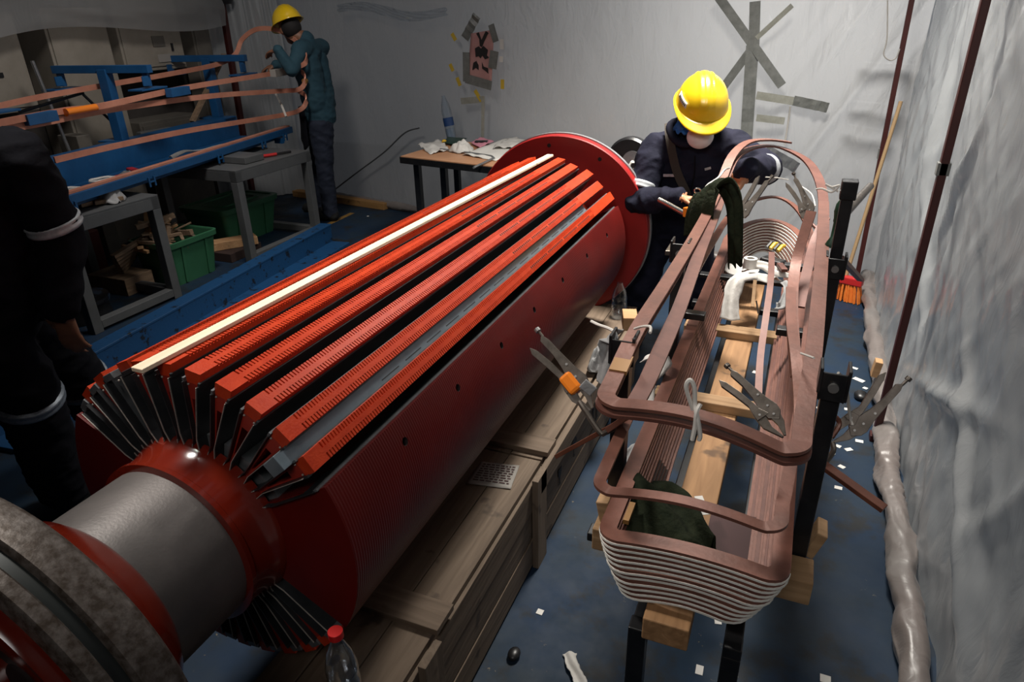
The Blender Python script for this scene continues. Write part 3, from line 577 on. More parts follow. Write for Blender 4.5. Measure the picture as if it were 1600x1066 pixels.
# ---- raised turns
def raised(name, pts, lab, wd=.033, th=.0065, mt='copper', n=8, closed=False, grp=None):
    sp = smoothpath(pts, n, closed); return tag(MB().strip(sp, wd, th, closed=closed).obj(name, mt, smooth=1), lab, 'copper turn', grp)
def loopA(dz, dx, d2):
    rn = .032; xl, xr, yn = -.268 + dx, .088 - dx, 1.045 + d2
    p = []
    p += [(xr + .004, 2.5, 1.055 + dz), (xr + .004, 2.1, 1.05 + dz), (xr, 1.7, 1.03 + dz), (xr - .005, 1.4, 1.01 + dz), (xr - .013, 1.2, .992 + dz), (xr - .0155, yn + rn + .05, .987 + dz), (xr - .016, yn + rn + .012, .986 + dz)]
    p += [(xr - .016 - rn * (1 - math.cos(R_(a))), yn + rn * (1 - math.sin(R_(a))), .985 + dz) for a in range(0, 91, 18)]
    p += [(xr - .016 - rn + (xl + rn - (xr - .016 - rn)) * i / 8, yn, .985 + .028 * i / 8 + .020 * math.sin(math.pi * i / 8) + dz) for i in range(1, 8)]
    p += [(xl + rn * (1 - math.cos(R_(a))), yn + rn * (1 - math.sin(R_(a))), 1.013 + dz) for a in range(90, -1, -18)]
    p += [(xl, yn + rn + .012, 1.014 + dz), (xl, yn + rn + .05, 1.018 + dz), (xl + .003, 1.3, 1.045 + dz), (xl + .008, 1.6, 1.045 + dz), (xl + .012, 1.95, 1.045 + dz), (xl + .012, 2.3, 1.05 + dz)]
    return p
# upper raised loop, open at the far right
A = loopA(0, 0, 0) + [(-.252, 2.55, 1.09), (-.24, 2.72, 1.15), (-.20, 2.84, 1.182), (-.13, 2.92, 1.182), (-.05, 2.97, 1.168)]
far1 = [(-.246, 2.58, 1.085), (-.232, 2.74, 1.135), (-.19, 2.86, 1.155), (-.12, 2.93, 1.158), (-.05, 2.94, 1.142), (.02, 2.90, 1.115), (.062, 2.80, 1.085), (.085, 2.66, 1.06)]
o = raised('raised_turn', A, 'topmost raised copper turn, its open end curling above the far side', n=4)
Bp = loopA(-.016, -.002, -.004); o = raised('raised_turn', Bp + far1, 'raised copper turn just under the topmost one, closed round the far end', n=4, mt='copperd', closed=True)
MB().box((-.265, 1.17, 1.0265), (.0345, .055, .0085), Matrix.Rotation(.12, 3, 'X')).obj('amber_patch', 'amber', None)
tag(bpy.data.objects['amber_patch'], 'amber adhesive patch on the left side of the topmost raised turn', 'tape')
# inner raised strip descending from the crossing on the left
raised('raised_turn', [(-.215, 1.06, 1.0), (-.21, 1.2, 1.005), (-.212, 1.5, 1.015), (-.225, 1.9, 1.03), (-.235, 2.3, 1.04), (-.24, 2.6, 1.07)], 'inner raised copper strip running beside the left arm of the topmost turn', mt='copperd')
# lower raised loop B
rn = .03; xl, xr, yn, zb = -.264, .062, 1.012, .842
Bl = [(.098, 2.6, .80), (.095, 2.2, .79), (.088, 1.8, .80), (.078, 1.4, .82), (xr + .004, 1.15, .838), (xr, yn + rn + .05, .84), (xr, yn + rn + .012, .842)]
Bl += [(xr - rn * (1 - math.cos(R_(a))), yn + rn * (1 - math.sin(R_(a))), zb) for a in range(0, 91, 18)]
Bl += [(xr - rn + (xl + rn - (xr - rn)) * i / 8, yn, zb + .016 * math.sin(math.pi * i / 8)) for i in range(1, 8)]
Bl += [(xl + rn * (1 - math.cos(R_(a))), yn + rn * (1 - math.sin(R_(a))), zb) for a in range(90, -1, -18)]
Bl += [(xl, yn + rn + .012, .843), (xl, yn + rn + .05, .845), (-.262, 1.25, .86), (-.258, 1.6, .895), (-.252, 2.0, .915), (-.24, 2.4, .92), (-.235, 2.75, .90), (-.21, 2.95, .90), (-.15, 3.02, .92), (-.07, 3.05, .93), (.01, 3.02, .90), (.075, 2.9, .84)]
raised('raised_turn', Bl, 'lower raised copper turn over the near end of the coil stack', n=4, closed=True, wd=.024)
# single hanging strips
raised('copper_strip', [(-0.008, 1.750, 0.647), (-0.024, 1.950, 0.707), (-0.028, 2.100, 0.769), (-0.033, 2.300, 0.825), (-0.047, 2.500, 0.861)], 'single dark copper strip hanging over the centre of the rack', wd=.020, mt='copperd')
raised('copper_strip', [(0.070, 1.600, 0.840), (0.051, 1.750, 0.873), (0.037, 1.950, 0.901), (0.033, 2.150, 0.949), (0.053, 2.250, 1.083)], 'copper strip bending up to a free cut end at the far right of the rack', wd=.03, mt='copper')
raised('copper_strip', [(0.082, 1.350, 0.816), (0.081, 1.450, 0.838), (0.060, 1.600, 0.890), (0.039, 1.800, 0.904), (0.028, 2.000, 0.920)], 'twisted copper strip just inside the right arm of the raised turns', wd=.026, mt='copper')
raised('copper_strip', [(0.061, 2.050, 0.845), (0.071, 2.250, 0.899), (0.082, 2.400, 0.940), (0.107, 2.500, 1.002)], 'short copper strip behind the bent one at the far right', wd=.03, mt='copperd')
# grey clamping straps on the right leg of the coil
for q, wd, lab in (((.062, 2.02, .775), .11, 'dark grey clamping block across the right arm of the coil at midway'), ((.05, 2.55, .80), .10, 'dark grey clamping block across the right arm of the coil near its far end'), ((-.245, 2.05, .775), .08, 'dark grey clamping block across the left arm of the coil')):
    tag(MB().box(q, (wd, .035, .022)).obj('clamp_block', 'black', bevel=.003), lab, 'clamp block')
# ---------------------------------------------------------------- soft things
def cloth(name, ctr, rad, h, seed, mt, lab, cat='cloth', n=40, rough=1.0, el=None, rot=0, th=.003, parent=None):
    cx, cy, cz = ctr
    def fn(u, v):
        r = u; a = v * 2 * math.pi + rot; e = 1 + .28 * rough * ns(math.cos(a) * 1.6 + seed, math.sin(a) * 1.6, seed)
        x, y = r * math.cos(a) * rad[0] * e, r * math.sin(a) * rad[1] * e
        z = h * (1 - r ** 2.2) + h * .55 * rough * (sharp(ns(x * 7 / (rad[0] * 4) + seed, y * 9 / (rad[1] * 4), seed)) - .6) * (1 - r ** 6) + .25 * h * rough * ns(x / rad[0] * 3, y / rad[1] * 3, seed + 9)
        return (cx + x, cy + y, cz + max(z, .001))
    o = MB().grid(fn, n // 2, n).obj(name, mt, smooth=2, solid=th)
    if lab: tag(o, lab, cat)
    return o
def sag(pts, wd, name, mt, lab, cat='rag', th=.0025, tw=0, n=8):
    sp = smoothpath(pts, n); m_ = len(sp); mb = MB(); k = 9; vs = []
    for i, p in enumerate(sp):
        t = (sp[min(i + 1, m_ - 1)] - sp[max(i - 1, 0)]).normalized(); sd = t.cross(Vector((0, 0, 1)));
        if sd.length < .3: sd = Vector((1, 0, 0))
        sd.normalize(); up = sd.cross(t); ang = tw * i / m_ ; w_ = wd * (1 + .25 * ns(i * .35, wd * 40))
        for j in range(k):
            s_ = (j / (k - 1) - .5); q = p + (sd * math.cos(ang) + up * math.sin(ang)) * s_ * w_ + up * .16 * wd * math.cos(s_ * 7 + i * .12) ; vs.append(q)
    mb.add(vs, [(i * k + j, i * k + j + 1, (i + 1) * k + j + 1, (i + 1) * k + j) for i in range(m_ - 1) for j in range(k - 1)])
    o = mb.obj(name, mt, smooth=2, solid=th); return tag(o, lab, cat)
# dark green cloth draped over the raised left arm
def drape(u, v):
    # u across (over the strip), v along
    path = smoothpath([(-0.283, 2.280, 0.972), (-0.285, 2.270, 1.050), (-0.267, 2.300, 1.117), (-0.223, 2.320, 1.134), (-0.178, 2.270, 1.091), (-0.159, 2.240, 1.006), (-0.144, 2.220, 0.897)], 6)
    t = u * (len(path) - 1); i = min(int(t), len(path) - 2); p = path[i].lerp(path[i + 1], t - i)
    w_ = .115 * (1 - .35 * u) ; off = (v - .5) * w_
    return (p.x + off * (.9 if u < .3 else .62) + .007 * math.sin(v * 15 + u * 3), p.y + off * -.8, p.z + off * .5 + .010 * math.sin(v * 17 + u * 5) * (1 if .1 < u else .3) )
tag(MB().grid(drape, 44, 24).obj('green_cloth', 'green', smooth=2, solid=.004), 'dark green cloth draped over the raised copper arm in front of the worker', 'cloth')
def drape2(u, v):
    a = Vector((-0.231, 1.200, 0.734)); b_ = Vector((-0.050, 1.100, 0.702)); p = a.lerp(b_, u); w_ = .10 * math.sin(math.pi * min(1, u * .75 + .22)) + .02
    z = p.z + (v - .5) * .0; s_ = v - .5
    return (p.x + s_ * w_ * .75, p.y + s_ * w_ * 1.6, .655 + .03 * (1 - u) + .05 * math.cos(s_ * 3) + .014 * math.sin(v * 13 + u * 6) + .012 * ns(u * 5, v * 5, 3))
tag(MB().grid(drape2, 36, 30).obj('green_cloth', 'green', smooth=2, solid=.004), 'dark green cloth stuffed inside the near end of the coil stack', 'cloth')
MB().box((-.005, 1.17, .635), (.125, .22, .003), Matrix.Rotation(.12, 3, 'X')).obj('brown_sheet', 'inkr'); tag(bpy.data.objects['brown_sheet'], 'dark red-brown board lying inside the near end of the coil', 'board')
for q, s_, a, lab in (((-0.085, 1.214, 0.700), (.018, .05), .5, 'white strip of paper leaning behind the dark cloth in the coil'), ((-0.099, 1.174, 0.645), (.03, .028), .2, 'white card curled in front of the dark cloth in the coil'), ((-0.071, 1.171, 0.635), (.032, .014), -.3, 'small white card lying at the near inner edge of the coil')):
    tag(MB().box(q, (s_[0], s_[1], .0012), Matrix.Rotation(a, 3, 'Z') @ Matrix.Rotation(.2, 3, 'X')).obj('paper_strip', 'paper'), lab, 'paper')
# rags and tape by the far end of the rack
sag([(-0.020, 2.450, 0.780), (-0.081, 2.500, 0.772), (-0.142, 2.450, 0.765), (-0.156, 2.400, 0.705), (-0.151, 2.350, 0.646)], .06, 'white_rag', 'rag', 'white fabric strip draped over the far crossbeam of the rack')
sag([(0.029, 2.500, 0.786), (-0.018, 2.500, 0.792), (-0.076, 2.550, 0.793), (-0.144, 2.600, 0.756)], .035, 'white_rag', 'rag', 'curled white fabric ribbon above the far crossbeam', tw=1.2)
sag([(0.014, 2.400, 0.795), (0.027, 2.350, 0.780), (0.014, 2.300, 0.744), (-0.005, 2.300, 0.736)], .03, 'grey_rag', 'ragg', 'grey fabric strip hanging between the plank and the right coil arm', tw=.5)
cloth('white_rag', (-0.152, 2.750, 0.704), (.07, .10), .03, 4, 'rag', 'crumpled white rag at the far inner end of the coil', rough=.5)
tag(MB().lathe([(.014, 0), (.024, 0), (.024, .036), (.014, .036), (.014, 0)], (-0.117, 2.550, 0.781), (0, 0, 1), 28).obj('tape_roll', 'rag', smooth=1), 'roll of white cloth tape standing at the far end of the plank', 'tape roll')
tag(MB().box((-0.040, 2.650, 0.782), (.09, .05, .02), Matrix.Rotation(-.5, 3, 'Z')).obj('glove', 'black', bevel=.008), 'black and yellow work glove lying inside the far end of the coil', 'glove'); g = bpy.data.objects['glove']
for i in range(4):
    p = Vector((-0.072, 2.720, 0.810)) + Vector((.014 * i, 0, -.003 * i)); MB().tube([p, p + Vector((.012, .02, .014)), p + Vector((.02, .045, .008))], .008, 8).obj('glove_finger', 'yplas' if i in (1, 3) else 'black', g, smooth=1)
tag(MB().box((-0.005, 2.500, 0.811), (.022, .07, .012), Matrix.Rotation(.3, 3, 'Z')).obj('dark_block', 'copperd', bevel=.002), 'small brown metal block beside the glove', 'block')
t = tag(MB().beam((-0.078, 2.300, 0.726), (-0.085, 2.380, 0.795), .012, .006).obj('wood_peg', 'plankx', bevel=.001), 'thin wooden peg standing on the plank under the rag', 'peg')
tag(MB().beam((-0.056, 2.280, 0.713), (-0.069, 2.300, 0.751), .004, .004).obj('nail', 'gunmetal'), 'bent nail in the far crossbeam', 'nail')
# rags on the crate beside the left post
cloth('grey_rag', (-0.618, 2.357, 0.372), (.055, .07), .07, 12, 'ragg', 'crumpled grey rag lying on the crate beside the left rack post', rough=1.3)
sag([(-0.300, 1.280, 1.044), (-0.316, 1.280, 1.024), (-0.319, 1.280, 0.993), (-0.317, 1.280, 0.959), (-0.324, 1.280, 0.914)], .045, 'grey_rag', 'ragg', 'long grey rag end hanging down beside the left rack post')
sag([(-0.321, 1.750, 0.751), (-0.281, 1.700, 0.790), (-0.275, 1.680, 0.763), (-0.298, 1.650, 0.724), (-0.297, 1.600, 0.671)], .055, 'white_rag', 'rag', 'white rag hanging behind the raised left copper arm')
sag([(-0.254, 1.450, 0.672), (-0.276, 1.420, 0.663), (-0.292, 1.400, 0.634)], .03, 'white_rag', 'ragg', 'pale fabric scrap below the raised left arm by the near crossbeam', tw=.6)
# ---------------------------------------------------------------- cords
def cord(pts, r, lab, mt='rope', n=8, name='white_string'):
    return tag(MB().tube(smoothpath(pts, n), r, 6).obj(name, mt, smooth=1), lab, 'cord')
cord([(-0.393, 1.400, 1.003), (-0.370, 1.380, 1.006), (-0.338, 1.340, 1.020), (-0.310, 1.300, 1.032)], .0035, 'frayed cord end sticking out left of the left rack post')
cord([(-0.264, 1.270, 1.060), (-0.241, 1.240, 1.082), (-0.223, 1.220, 1.092), (-0.219, 1.200, 1.089)], .003, 'white cord tying the topmost turn to the left rack post')
cord([(-0.107, 1.035, 1.035), (-0.121, 1.030, 1.077), (-0.116, 1.030, 1.093), (-0.108, 1.030, 1.080), (-0.104, 1.030, 1.049), (-0.096, 1.020, 1.027), (-0.089, 1.020, 0.997), (-0.090, 1.020, 0.986)], .004, 'white cord tied in a bow round the near edge of the topmost turn')
cord([(-0.095, 1.030, 1.051), (-0.099, 1.020, 1.039), (-0.099, 1.020, 1.010), (-0.101, 1.020, 0.984)], .004, 'second tail of the white cord knot on the near edge')
cord([(0.057, 1.330, 1.031), (0.068, 1.300, 1.042), (0.078, 1.270, 1.053)], .0022, 'short white tie at the head of the near right rack post')
cord([(0.124, 1.270, 1.030), (0.143, 1.290, 0.999), (0.164, 1.310, 0.921), (0.171, 1.300, 0.906)], .003, 'pale cord hanging from the near right post head', 'rope2')
cord([(0.050, 1.980, 1.211), (0.063, 1.960, 1.218), (0.087, 1.950, 1.213), (0.102, 1.950, 1.231), (0.085, 1.950, 1.226), (0.069, 1.950, 1.232), (0.102, 1.950, 1.216)], .0028, 'white cord tied round the top of the far right rack post')
cord([(0.108, 1.970, 1.215), (0.125, 1.990, 1.186), (0.127, 2.000, 1.156), (0.124, 2.000, 1.144)], .0022, 'grey cord loop hanging from the far right post', 'rope2')
cord([(-0.223, 2.500, 1.151), (-0.241, 2.500, 1.141), (-0.254, 2.450, 1.124), (-0.282, 2.400, 1.106), (-0.295, 2.350, 1.073), (-0.302, 2.300, 1.052)], .004, 'thick white cord looped round the raised left arm near the worker', n=10)
cord([(-0.105, 2.550, 1.115), (-0.066, 2.570, 1.111), (-0.030, 2.600, 1.100)], .002, 'taut white cord between the two locking pliers at the far end')
cord([(0.010, 2.600, 1.083), (0.050, 2.500, 1.079), (0.066, 2.400, 1.063)], .0022, 'loose white cord right of the far locking pliers')
# ---------------------------------------------------------------- locking pliers and bars
def pliers(o, tip, nrm, L_, lab, jaw='plain', open_=.13, mt='gunmetal', screw=True, film=False):
    """o = handle end, tip = jaw end, nrm = flat side normal"""
    o, tip = Vector(o), Vector(tip); d = (tip - o); L_ = d.length; d.normalize(); n = Vector(nrm); s_ = n.cross(d).normalized(); n = d.cross(s_)
    f = lambda a, b_, c_=0: o + d * (a * L_) + s_ * (b_ * 1.5 * L_) + n * (c_ * 1.3 * L_)
    t = thing('locking_pliers', f(.5, 0), lab, 'pliers')
    def plate(poly, c0, c1, nm, mm=mt, par=t): return MB().prism(poly, lambda p: f(p[0], p[1], c0), lambda p: f(p[0], p[1], c1)).obj(nm, mm, par, bevel=.0008)
    plate([(.0, .055), (.08, .075), (.30, .085), (.52, .10), (.66, .12), (.74, .11), (.82, .06), (.74, .0), (.6, .0), (.45, .02), (.25, .03), (.05, .02)], -.022, .022, 'fixed_handle')
    w_ = -open_
    plate([(.02, w_ * .55), (.10, w_ * .62 - .01), (.30, w_ * .35 - .02), (.50, -.045), (.66, -.07), (.72, -.04), (.62, .01), (.5, .0), (.3, w_ * .35 + .03), (.1, w_ * .6 + .035)], -.02, .02, 'lever_handle')
    plate([(.58, .0), (.70, .03), (.70, -.07), (.60, -.06)], -.026, .026, 'pivot_plate', mt)
    if jaw == 'plain':
        plate([(.72, .10), (.86, .075), (1.0, .015), (.99, .0), (.86, .02), (.74, .015)], -.016, .016, 'upper_jaw')
        plate([(.66, -.07), (.80, -.075), (1.0, -.02), (1.0, -.005), (.84, -.02), (.70, .0)], -.016, .016, 'lower_jaw')
    else:
        MB().tube(smoothpath([f(.72, .08), f(.82, .18), f(.96, .17), f(1.04, .06)], 5), .028 * L_, 8).obj('upper_jaw', mt, t, smooth=1)
        MB().tube(smoothpath([f(.68, -.06), f(.74, -.22), f(.90, -.24), f(1.03, -.08)], 5), .028 * L_, 8).obj('lower_jaw', mt, t, smooth=1)
        for q in (f(1.04, .05), f(1.03, -.07)): MB().cyl(q - s_ * .008, q + s_ * .008, .013, seg=12).obj('swivel_pad', mt, t, smooth=1)
    if screw:
        MB().cyl(f(-.07, .055), f(.02, .055), .018 * L_, seg=10).obj('screw', mt, t, smooth=1); MB().cyl(f(-.10, .055), f(-.06, .055), .035 * L_, seg=12).obj('screw_knob', 'bolt' if film else mt, t, smooth=1)
    for a, b_ in ((.62, .06), (.66, -.03), (.74, .05), (.45, .065)): MB().cyl(f(a, b_, -.03), f(a, b_, .03), .014 * L_, seg=8).obj('rivet', 'bolt', t, smooth=1)
    if film:
        MB().box(f(.64, .0), (.032, .05, .035), Matrix((s_, d, n)).transposed()).obj('orange_tape', 'orange', t, bevel=.008)
    return t
PL1 = pliers((-0.499, 1.320, 0.973), (-0.340, 1.240, 0.868), (.3, -1, .35), .2, 'locking clamp wrapped in shiny orange tape left of the rack', film=True)
pliers((-0.076, 1.280, 0.984), (0.048, 1.170, 0.933), (.2, -.8, .6), .2, 'open-handled locking pliers gripping the raised turn over the plank')
PL3 = pliers((0.247, 1.420, 0.963), (0.146, 1.340, 0.837), (-.1, -1, .3), .2, 'locking pliers with black screw handle right of the rack', open_=.16)
pliers((-0.103, 2.500, 1.123), (-0.201, 2.440, 0.964), (-.3, -.9, .3), .2, 'locking pliers beside the worker\'s left hand')
PL5 = pliers((-0.022, 2.600, 1.103), (0.066, 2.500, 0.976), (0, -1, .2), .2, 'locking pliers standing alone near the far right of the coil')
# clamp arms and bars
def rod(name, pts, r, mt, lab, par): return (MB().tube(smoothpath(pts, 5), r, 8).obj(name, mt, par, smooth=1))
rod('clamp_arm', [(-0.369, 1.240, 0.881), (-0.344, 1.220, 0.866), (-0.309, 1.200, 0.840), (-0.298, 1.200, 0.843), (-0.276, 1.200, 0.860)], .006, 'gunmetal', '', PL1)
tag(MB().box((-0.339, 1.200, 0.944), (.030, .004, .026), Matrix.Rotation(.6, 3, 'Y')).obj('round_pad', 'ragg', bevel=.006), 'grey rounded pad beside the orange tape', 'pad')
tag(MB().beam((-0.430, 1.280, 0.698), (-0.247, 1.200, 0.895), .022, .010).obj('flat_bar', 'brown', bevel=.001), 'dark brown flat bar pointing left from the raised turn over the crate', 'bar')
tag(MB().beam((-0.286, 1.190, 0.861), (-0.242, 1.170, 0.917), .024, .012).obj('copper_tab', 'copper', bevel=.001), 'short copper tab clamped to the left flat bar', 'tab')
tag(MB().beam((0.098, 1.320, 0.813), (0.250, 1.240, 0.769), .022, .010).obj('flat_bar', 'brown', bevel=.001), 'brown flat bar sticking out to the right of the rack', 'bar')
rod('clamp_arm', [(0.146, 1.340, 0.837), (0.151, 1.330, 0.821), (0.136, 1.320, 0.787), (0.117, 1.310, 0.773), (0.106, 1.310, 0.796)], .0055, 'gunmetal', '', PL3)
rod('clamp_arm', [(0.144, 1.340, 0.847), (0.155, 1.360, 0.871), (0.138, 1.360, 0.886), (0.126, 1.340, 0.867)], .0055, 'brown', '', PL3)
rod('clamp_arm', [(0.062, 2.500, 0.981), (0.093, 2.450, 0.966), (0.116, 2.400, 0.943)], .006, 'copperd', '', PL5)
# chrome ratchet handle in front of the worker
t = thing('ratchet_handle', (-0.387, 2.500, 0.984), 'chrome ratchet handle with orange tape pointing at the worker', 'tool')
MB().tube([(-0.460, 2.500, 1.021), (-0.420, 2.480, 1.010), (-0.347, 2.420, 0.996)], .0095, 12).obj('handle', 'chrome', t, smooth=1); MB().beam((-0.352, 2.420, 1.005), (-0.320, 2.400, 1.008), .022, .034).obj('orange_tape', 'orange', t, bevel=.003)
MB().tube(smoothpath([(-0.321, 2.400, 0.996), (-0.286, 2.360, 0.987), (-0.266, 2.340, 0.986)], 4), .008, 8).obj('head', 'chrome', t, smooth=1)
# black clamp body behind left far post
tag(MB().bb(-.335, -.245, 1.98, 2.06, .985, 1.0).obj('steel_plate', 'gunmetal', bevel=.002), 'small grey steel plate on the far left rack post', 'plate')
# green-handled tool, grey pipe and brown bar at the far right post
t = thing('green_handled_tool', (0.122, 2.050, 1.039), 'dark green handled tool standing on the far right rack post', 'tool')
MB().lathe([(.018, 0), (.020, .01), (.011, .03), (.012, .07), (.018, .10), (.017, .12), (.010, .135), (.001, .138)], (0.116, 2.020, 1.042), (.08, .3, 1), 20).obj('handle', 'dgreen', t, smooth=1)
tag(MB().cyl((0.124, 2.100, 1.100), (0.222, 2.500, 1.117), .014, .012, seg=14).obj('grey_pipe', 'gunmetal', smooth=1), 'short grey metal pipe sloping up behind the far right rack post', 'pipe')
tag(MB().beam((0.139, 2.000, 1.025), (0.242, 2.400, 0.830), .020, .012).obj('flat_bar', 'brown', bevel=.001), 'brown flat bar sloping down behind the far right post', 'bar')
# broom and wooden stick leaning at the corner
t = thing('broom', (.36, 4.45, 0), 'orange bristled broom with a wooden handle standing in the back right corner', 'broom')
MB().cyl((.36, 4.42, .13), (0.475, 4.600, 1.155), .011, seg=10).obj('handle', 'stick', t, smooth=1)
hp = Vector((0.361, 4.350, 0.151)); MB().box((.33, 4.42, .135), (.27, .05, .05), Matrix.Rotation(-.35, 3, 'Z')).obj('head', 'redb', t, bevel=.008)
mb = MB(); random.seed(5)
for i in range(240):
    x, y = random.uniform(-.125, .125), random.uniform(-.02, .02); r_ = Matrix.Rotation(-.35, 3, 'Z'); a = r_ @ Vector((x, y, 0)); b2 = r_ @ Vector((x * 1.18, y * 1.6, 0)); mb.beam(Vector((.33, 4.42, .115)) + a, Vector((.33, 4.42, .004)) + b2, .006, .004)
mb.obj('bristles', 'brist', t, kind='stuff')
tag(MB().box((0.465, 3.200, 0.142) , (.032, .05, .08), Matrix.Rotation(.1, 3, 'Y')).obj('wooden_block', 'blockw', bevel=.003), 'small wooden block lodged in the foot of the right plastic sheet', 'block')
# things on the floor
random.seed(11)
scr = [(1333, 575, .03, .012), (1340, 592, .035, .02), (1323, 640, .01, .01), (1352, 607, .012, .012), (1312, 700, .012, .01), (1303, 708, .015, .01), (1315, 728, .016, .012), (1345, 690, .02, .015), (1310, 763, .018, .014), (1225, 762, .014, .012), (1092, 1050, .013, .022), (1147, 1052, .012, .02), (1290, 1062, .018, .018), (1122, 972, .009, .012), (844, 957, .010, .013), (1183, 583, .03, .02), (1128, 860, .02, .01), (493, 385, .05, .04), (500, 378, .03, .03), (1325, 703, .010, .010)]
for i, (x, y, a, c_) in enumerate(scr):
    r_ = Matrix.Rotation(random.uniform(-.6, .6), 3, 'Z'); p = Vector([*(Vector((0, 0, 0)))])
SCR = [(0.399, 3.461, 0.000), (0.421, 3.334, 0.000), (0.360, 3.019, 0.000), (0.446, 3.256, 0.000), (0.320, 2.690, 0.000), (0.295, 2.622, 0.000), (0.330, 2.542, 0.000), (0.402, 2.761, 0.000), (0.316, 2.394, -0.000), (0.128, 2.326, 0.000), (-0.050, 1.394, 0.000), (0.039, 1.420, 0.000), (0.271, 1.490, 0.000), (-0.024, 1.583, 0.000), (-0.531, 1.424, 0.000), (-0.044, 3.240, 0.000), (0.359, 2.680, 0.000), (-3.484, 4.240, 0.000), (0.258, 2.981, 0.000), (-3.584, 5.147, 0.000)]
SL = ['long white paper scrap beside the hem, level with the near right post head', 'white paper scrap just below the long one beside the hem', 'tiny white scrap on the floor right of the near right post head', 'tiny white scrap close to the black cap by the hem', 'white scrap on the floor under the jaws of the right pliers', 'white scrap left of the one under the right pliers', 'white scrap just below the two under the right pliers', 'white paper scrap against the hem behind the right pliers', 'lone white scrap below the brown bar, right of the rack', 'white scrap between the coil and the near right post', 'larger white card scrap on the floor between the two near rack legs', 'white card scrap just right of the right near rack leg', 'white scrap at the bottom edge right of the rack', 'white scrap directly beside the top of the right near leg', 'lone white scrap on the floor between crate and rack', 'white scrap seen between plank and right coil arm', 'tiny white scrap nearest the jaws of the right pliers', 'white scrap on the floor at the far end of the blue rail', 'small white scrap right beside the near right post', 'small white scrap on the floor in front of the hem of the back sheet']
for i, p in enumerate(SCR):
    q = scr[i]; r_ = Matrix.Rotation(random.uniform(-.6, .6), 3, 'Z')
    o = MB().box((p[0], p[1], .0015), (max(.02, q[2] * 1.5), max(.02, q[3] * 1.4), .0012), r_).obj('paper_scrap', 'paper')
    tag(o, SL[i], 'paper scrap', 'white paper scraps on the floor')
sag([(-0.399, 1.310, 0.010), (-0.384, 1.281, 0.012), (-0.364, 1.257, 0.010), (-0.345, 1.234, 0.006), (-0.328, 1.213, 0.003)], .035, 'fabric_scrap', 'rag', 'torn white fabric strip on the floor below the coil rack', 'scrap')
tag(MB().ell((-0.544, 1.247, 0.012), (.018, .024, .012), seg=14).obj('black_lump', 'black', smooth=2), 'small black rubber piece on the floor near the crate', 'rubber piece')
tag(MB().ell((0.420, 3.148, 0.015), (.03, .04, .02), seg=14).obj('black_cap', 'black', smooth=2), 'black cap lying on the floor by the hem of the right sheet', 'cap')  # loose black cap on the floor
BX, BY = (-0.692, 0.731, 0.585)[0], (-0.692, 0.731, 0.585)[1]
# drinks bottles
def bottle(name, base, h, r, lab, cap='redcap', axis=(0, 0, 1), label=None):
    t = thing(name, base, lab, 'bottle'); pr = [(r * .6, 0), (r * .9, .006 * h), (r, .04 * h), (r, .20 * h), (r * .93, .24 * h), (r, .28 * h), (r, .46 * h), (r * .94, .5 * h), (r, .54 * h), (r * .96, .62 * h), (r * .75, .76 * h), (r * .42, .87 * h), (r * .36, .9 * h), (r * .36, .94 * h)]
    MB().lathe(pr, base, axis, 28).obj('body', 'clear', t, smooth=1)
    ax = Vector(axis).normalized(); b0 = Vector(base)
    if cap: MB().cyl(b0 + ax * h * .93, b0 + ax * h, r * .45, seg=20).obj('cap', cap, t, smooth=1, bevel=.001)
    MB().lathe([(r * .92, .02 * h), (r * .93, .22 * h)], base, axis, 24).obj('water', 'clear', t, smooth=1)
    if label: MB().lathe([(r * 1.01, .28 * h), (r * 1.015, .46 * h)], base, axis, 28).obj('label', label, t, smooth=1)
    return t
bottle('plastic_bottle', (BX, BY, .353), .235, .033, 'clear plastic bottle with a red cap on the near end of the crate')
bottle('plastic_bottle', (-0.683, 2.900, 0.337), .20, .036, 'clear plastic bottle standing behind the left rack post', cap=None)
tag(MB().box((-0.564, 2.600, 0.480), (.06, .1, .06), Matrix.Rotation(.3, 3, 'Z')).obj('wood_offcut', 'blockw', bevel=.003), 'wooden offcut on the floor beside the clear bottle', 'offcut')
# ---------------------------------------------------------------- back wall marks
def wallp(px3, off=.02):   # push a point on the back sheet a little into the room
    return Vector((px3[0], px3[1] - off, px3[2]))
def wy(x):    # y of the back sheet at x
    for (xa, ya), (xb, yb) in zip(BP, BP[1:]):
        if xa <= x <= xb: return ya + (yb - ya) * (x - xa) / (xb - xa)
    return 4.9
def onwall(r3, off=.075):   # slide a point along the line of sight onto the back sheet
    d = Vector(r3) - Vector((0, 0, 1.65)); t = 1.0
    for _ in range(12):
        p = Vector((0, 0, 1.65)) + d * t; t *= (wy(p.x) - off) / p.y
    return Vector((0, 0, 1.65)) + d * t
def tape(a, b, wd, lab, mt='duct', curl=0, name='tape_strip', grp=None):
    a, b = onwall(a), onwall(b); n = 14; t = (b - a).normalized(); s_ = t.cross(Vector((0, 1, 0))).normalized(); vs = []
    for i in range(n + 1):
        f = i / n; c_ = a.lerp(b, f) + Vector((0, -1, 0)) * (curl * .022 * (1 + math.sin(f * 22)) * f)
        for k in (-.5, 0, .5): vs.append(c_ + s_ * wd * k + Vector((0, -.0005 * (k == 0) - .005 * curl * math.sin(i + k * 3), 0)))
    o = MB().add(vs, [(i * 3 + k, i * 3 + k + 1, (i + 1) * 3 + k + 1, (i + 1) * 3 + k) for i in range(n) for k in (0, 1)]).obj(name, mt, smooth=0, solid=.0012)
    return tag(o, lab, 'tape', grp)
tape((-0.412, 5.000, 1.685), (-0.384, 5.000, 1.404), .065, 'upper vertical grey tape strip above the crossing on the back sheet')
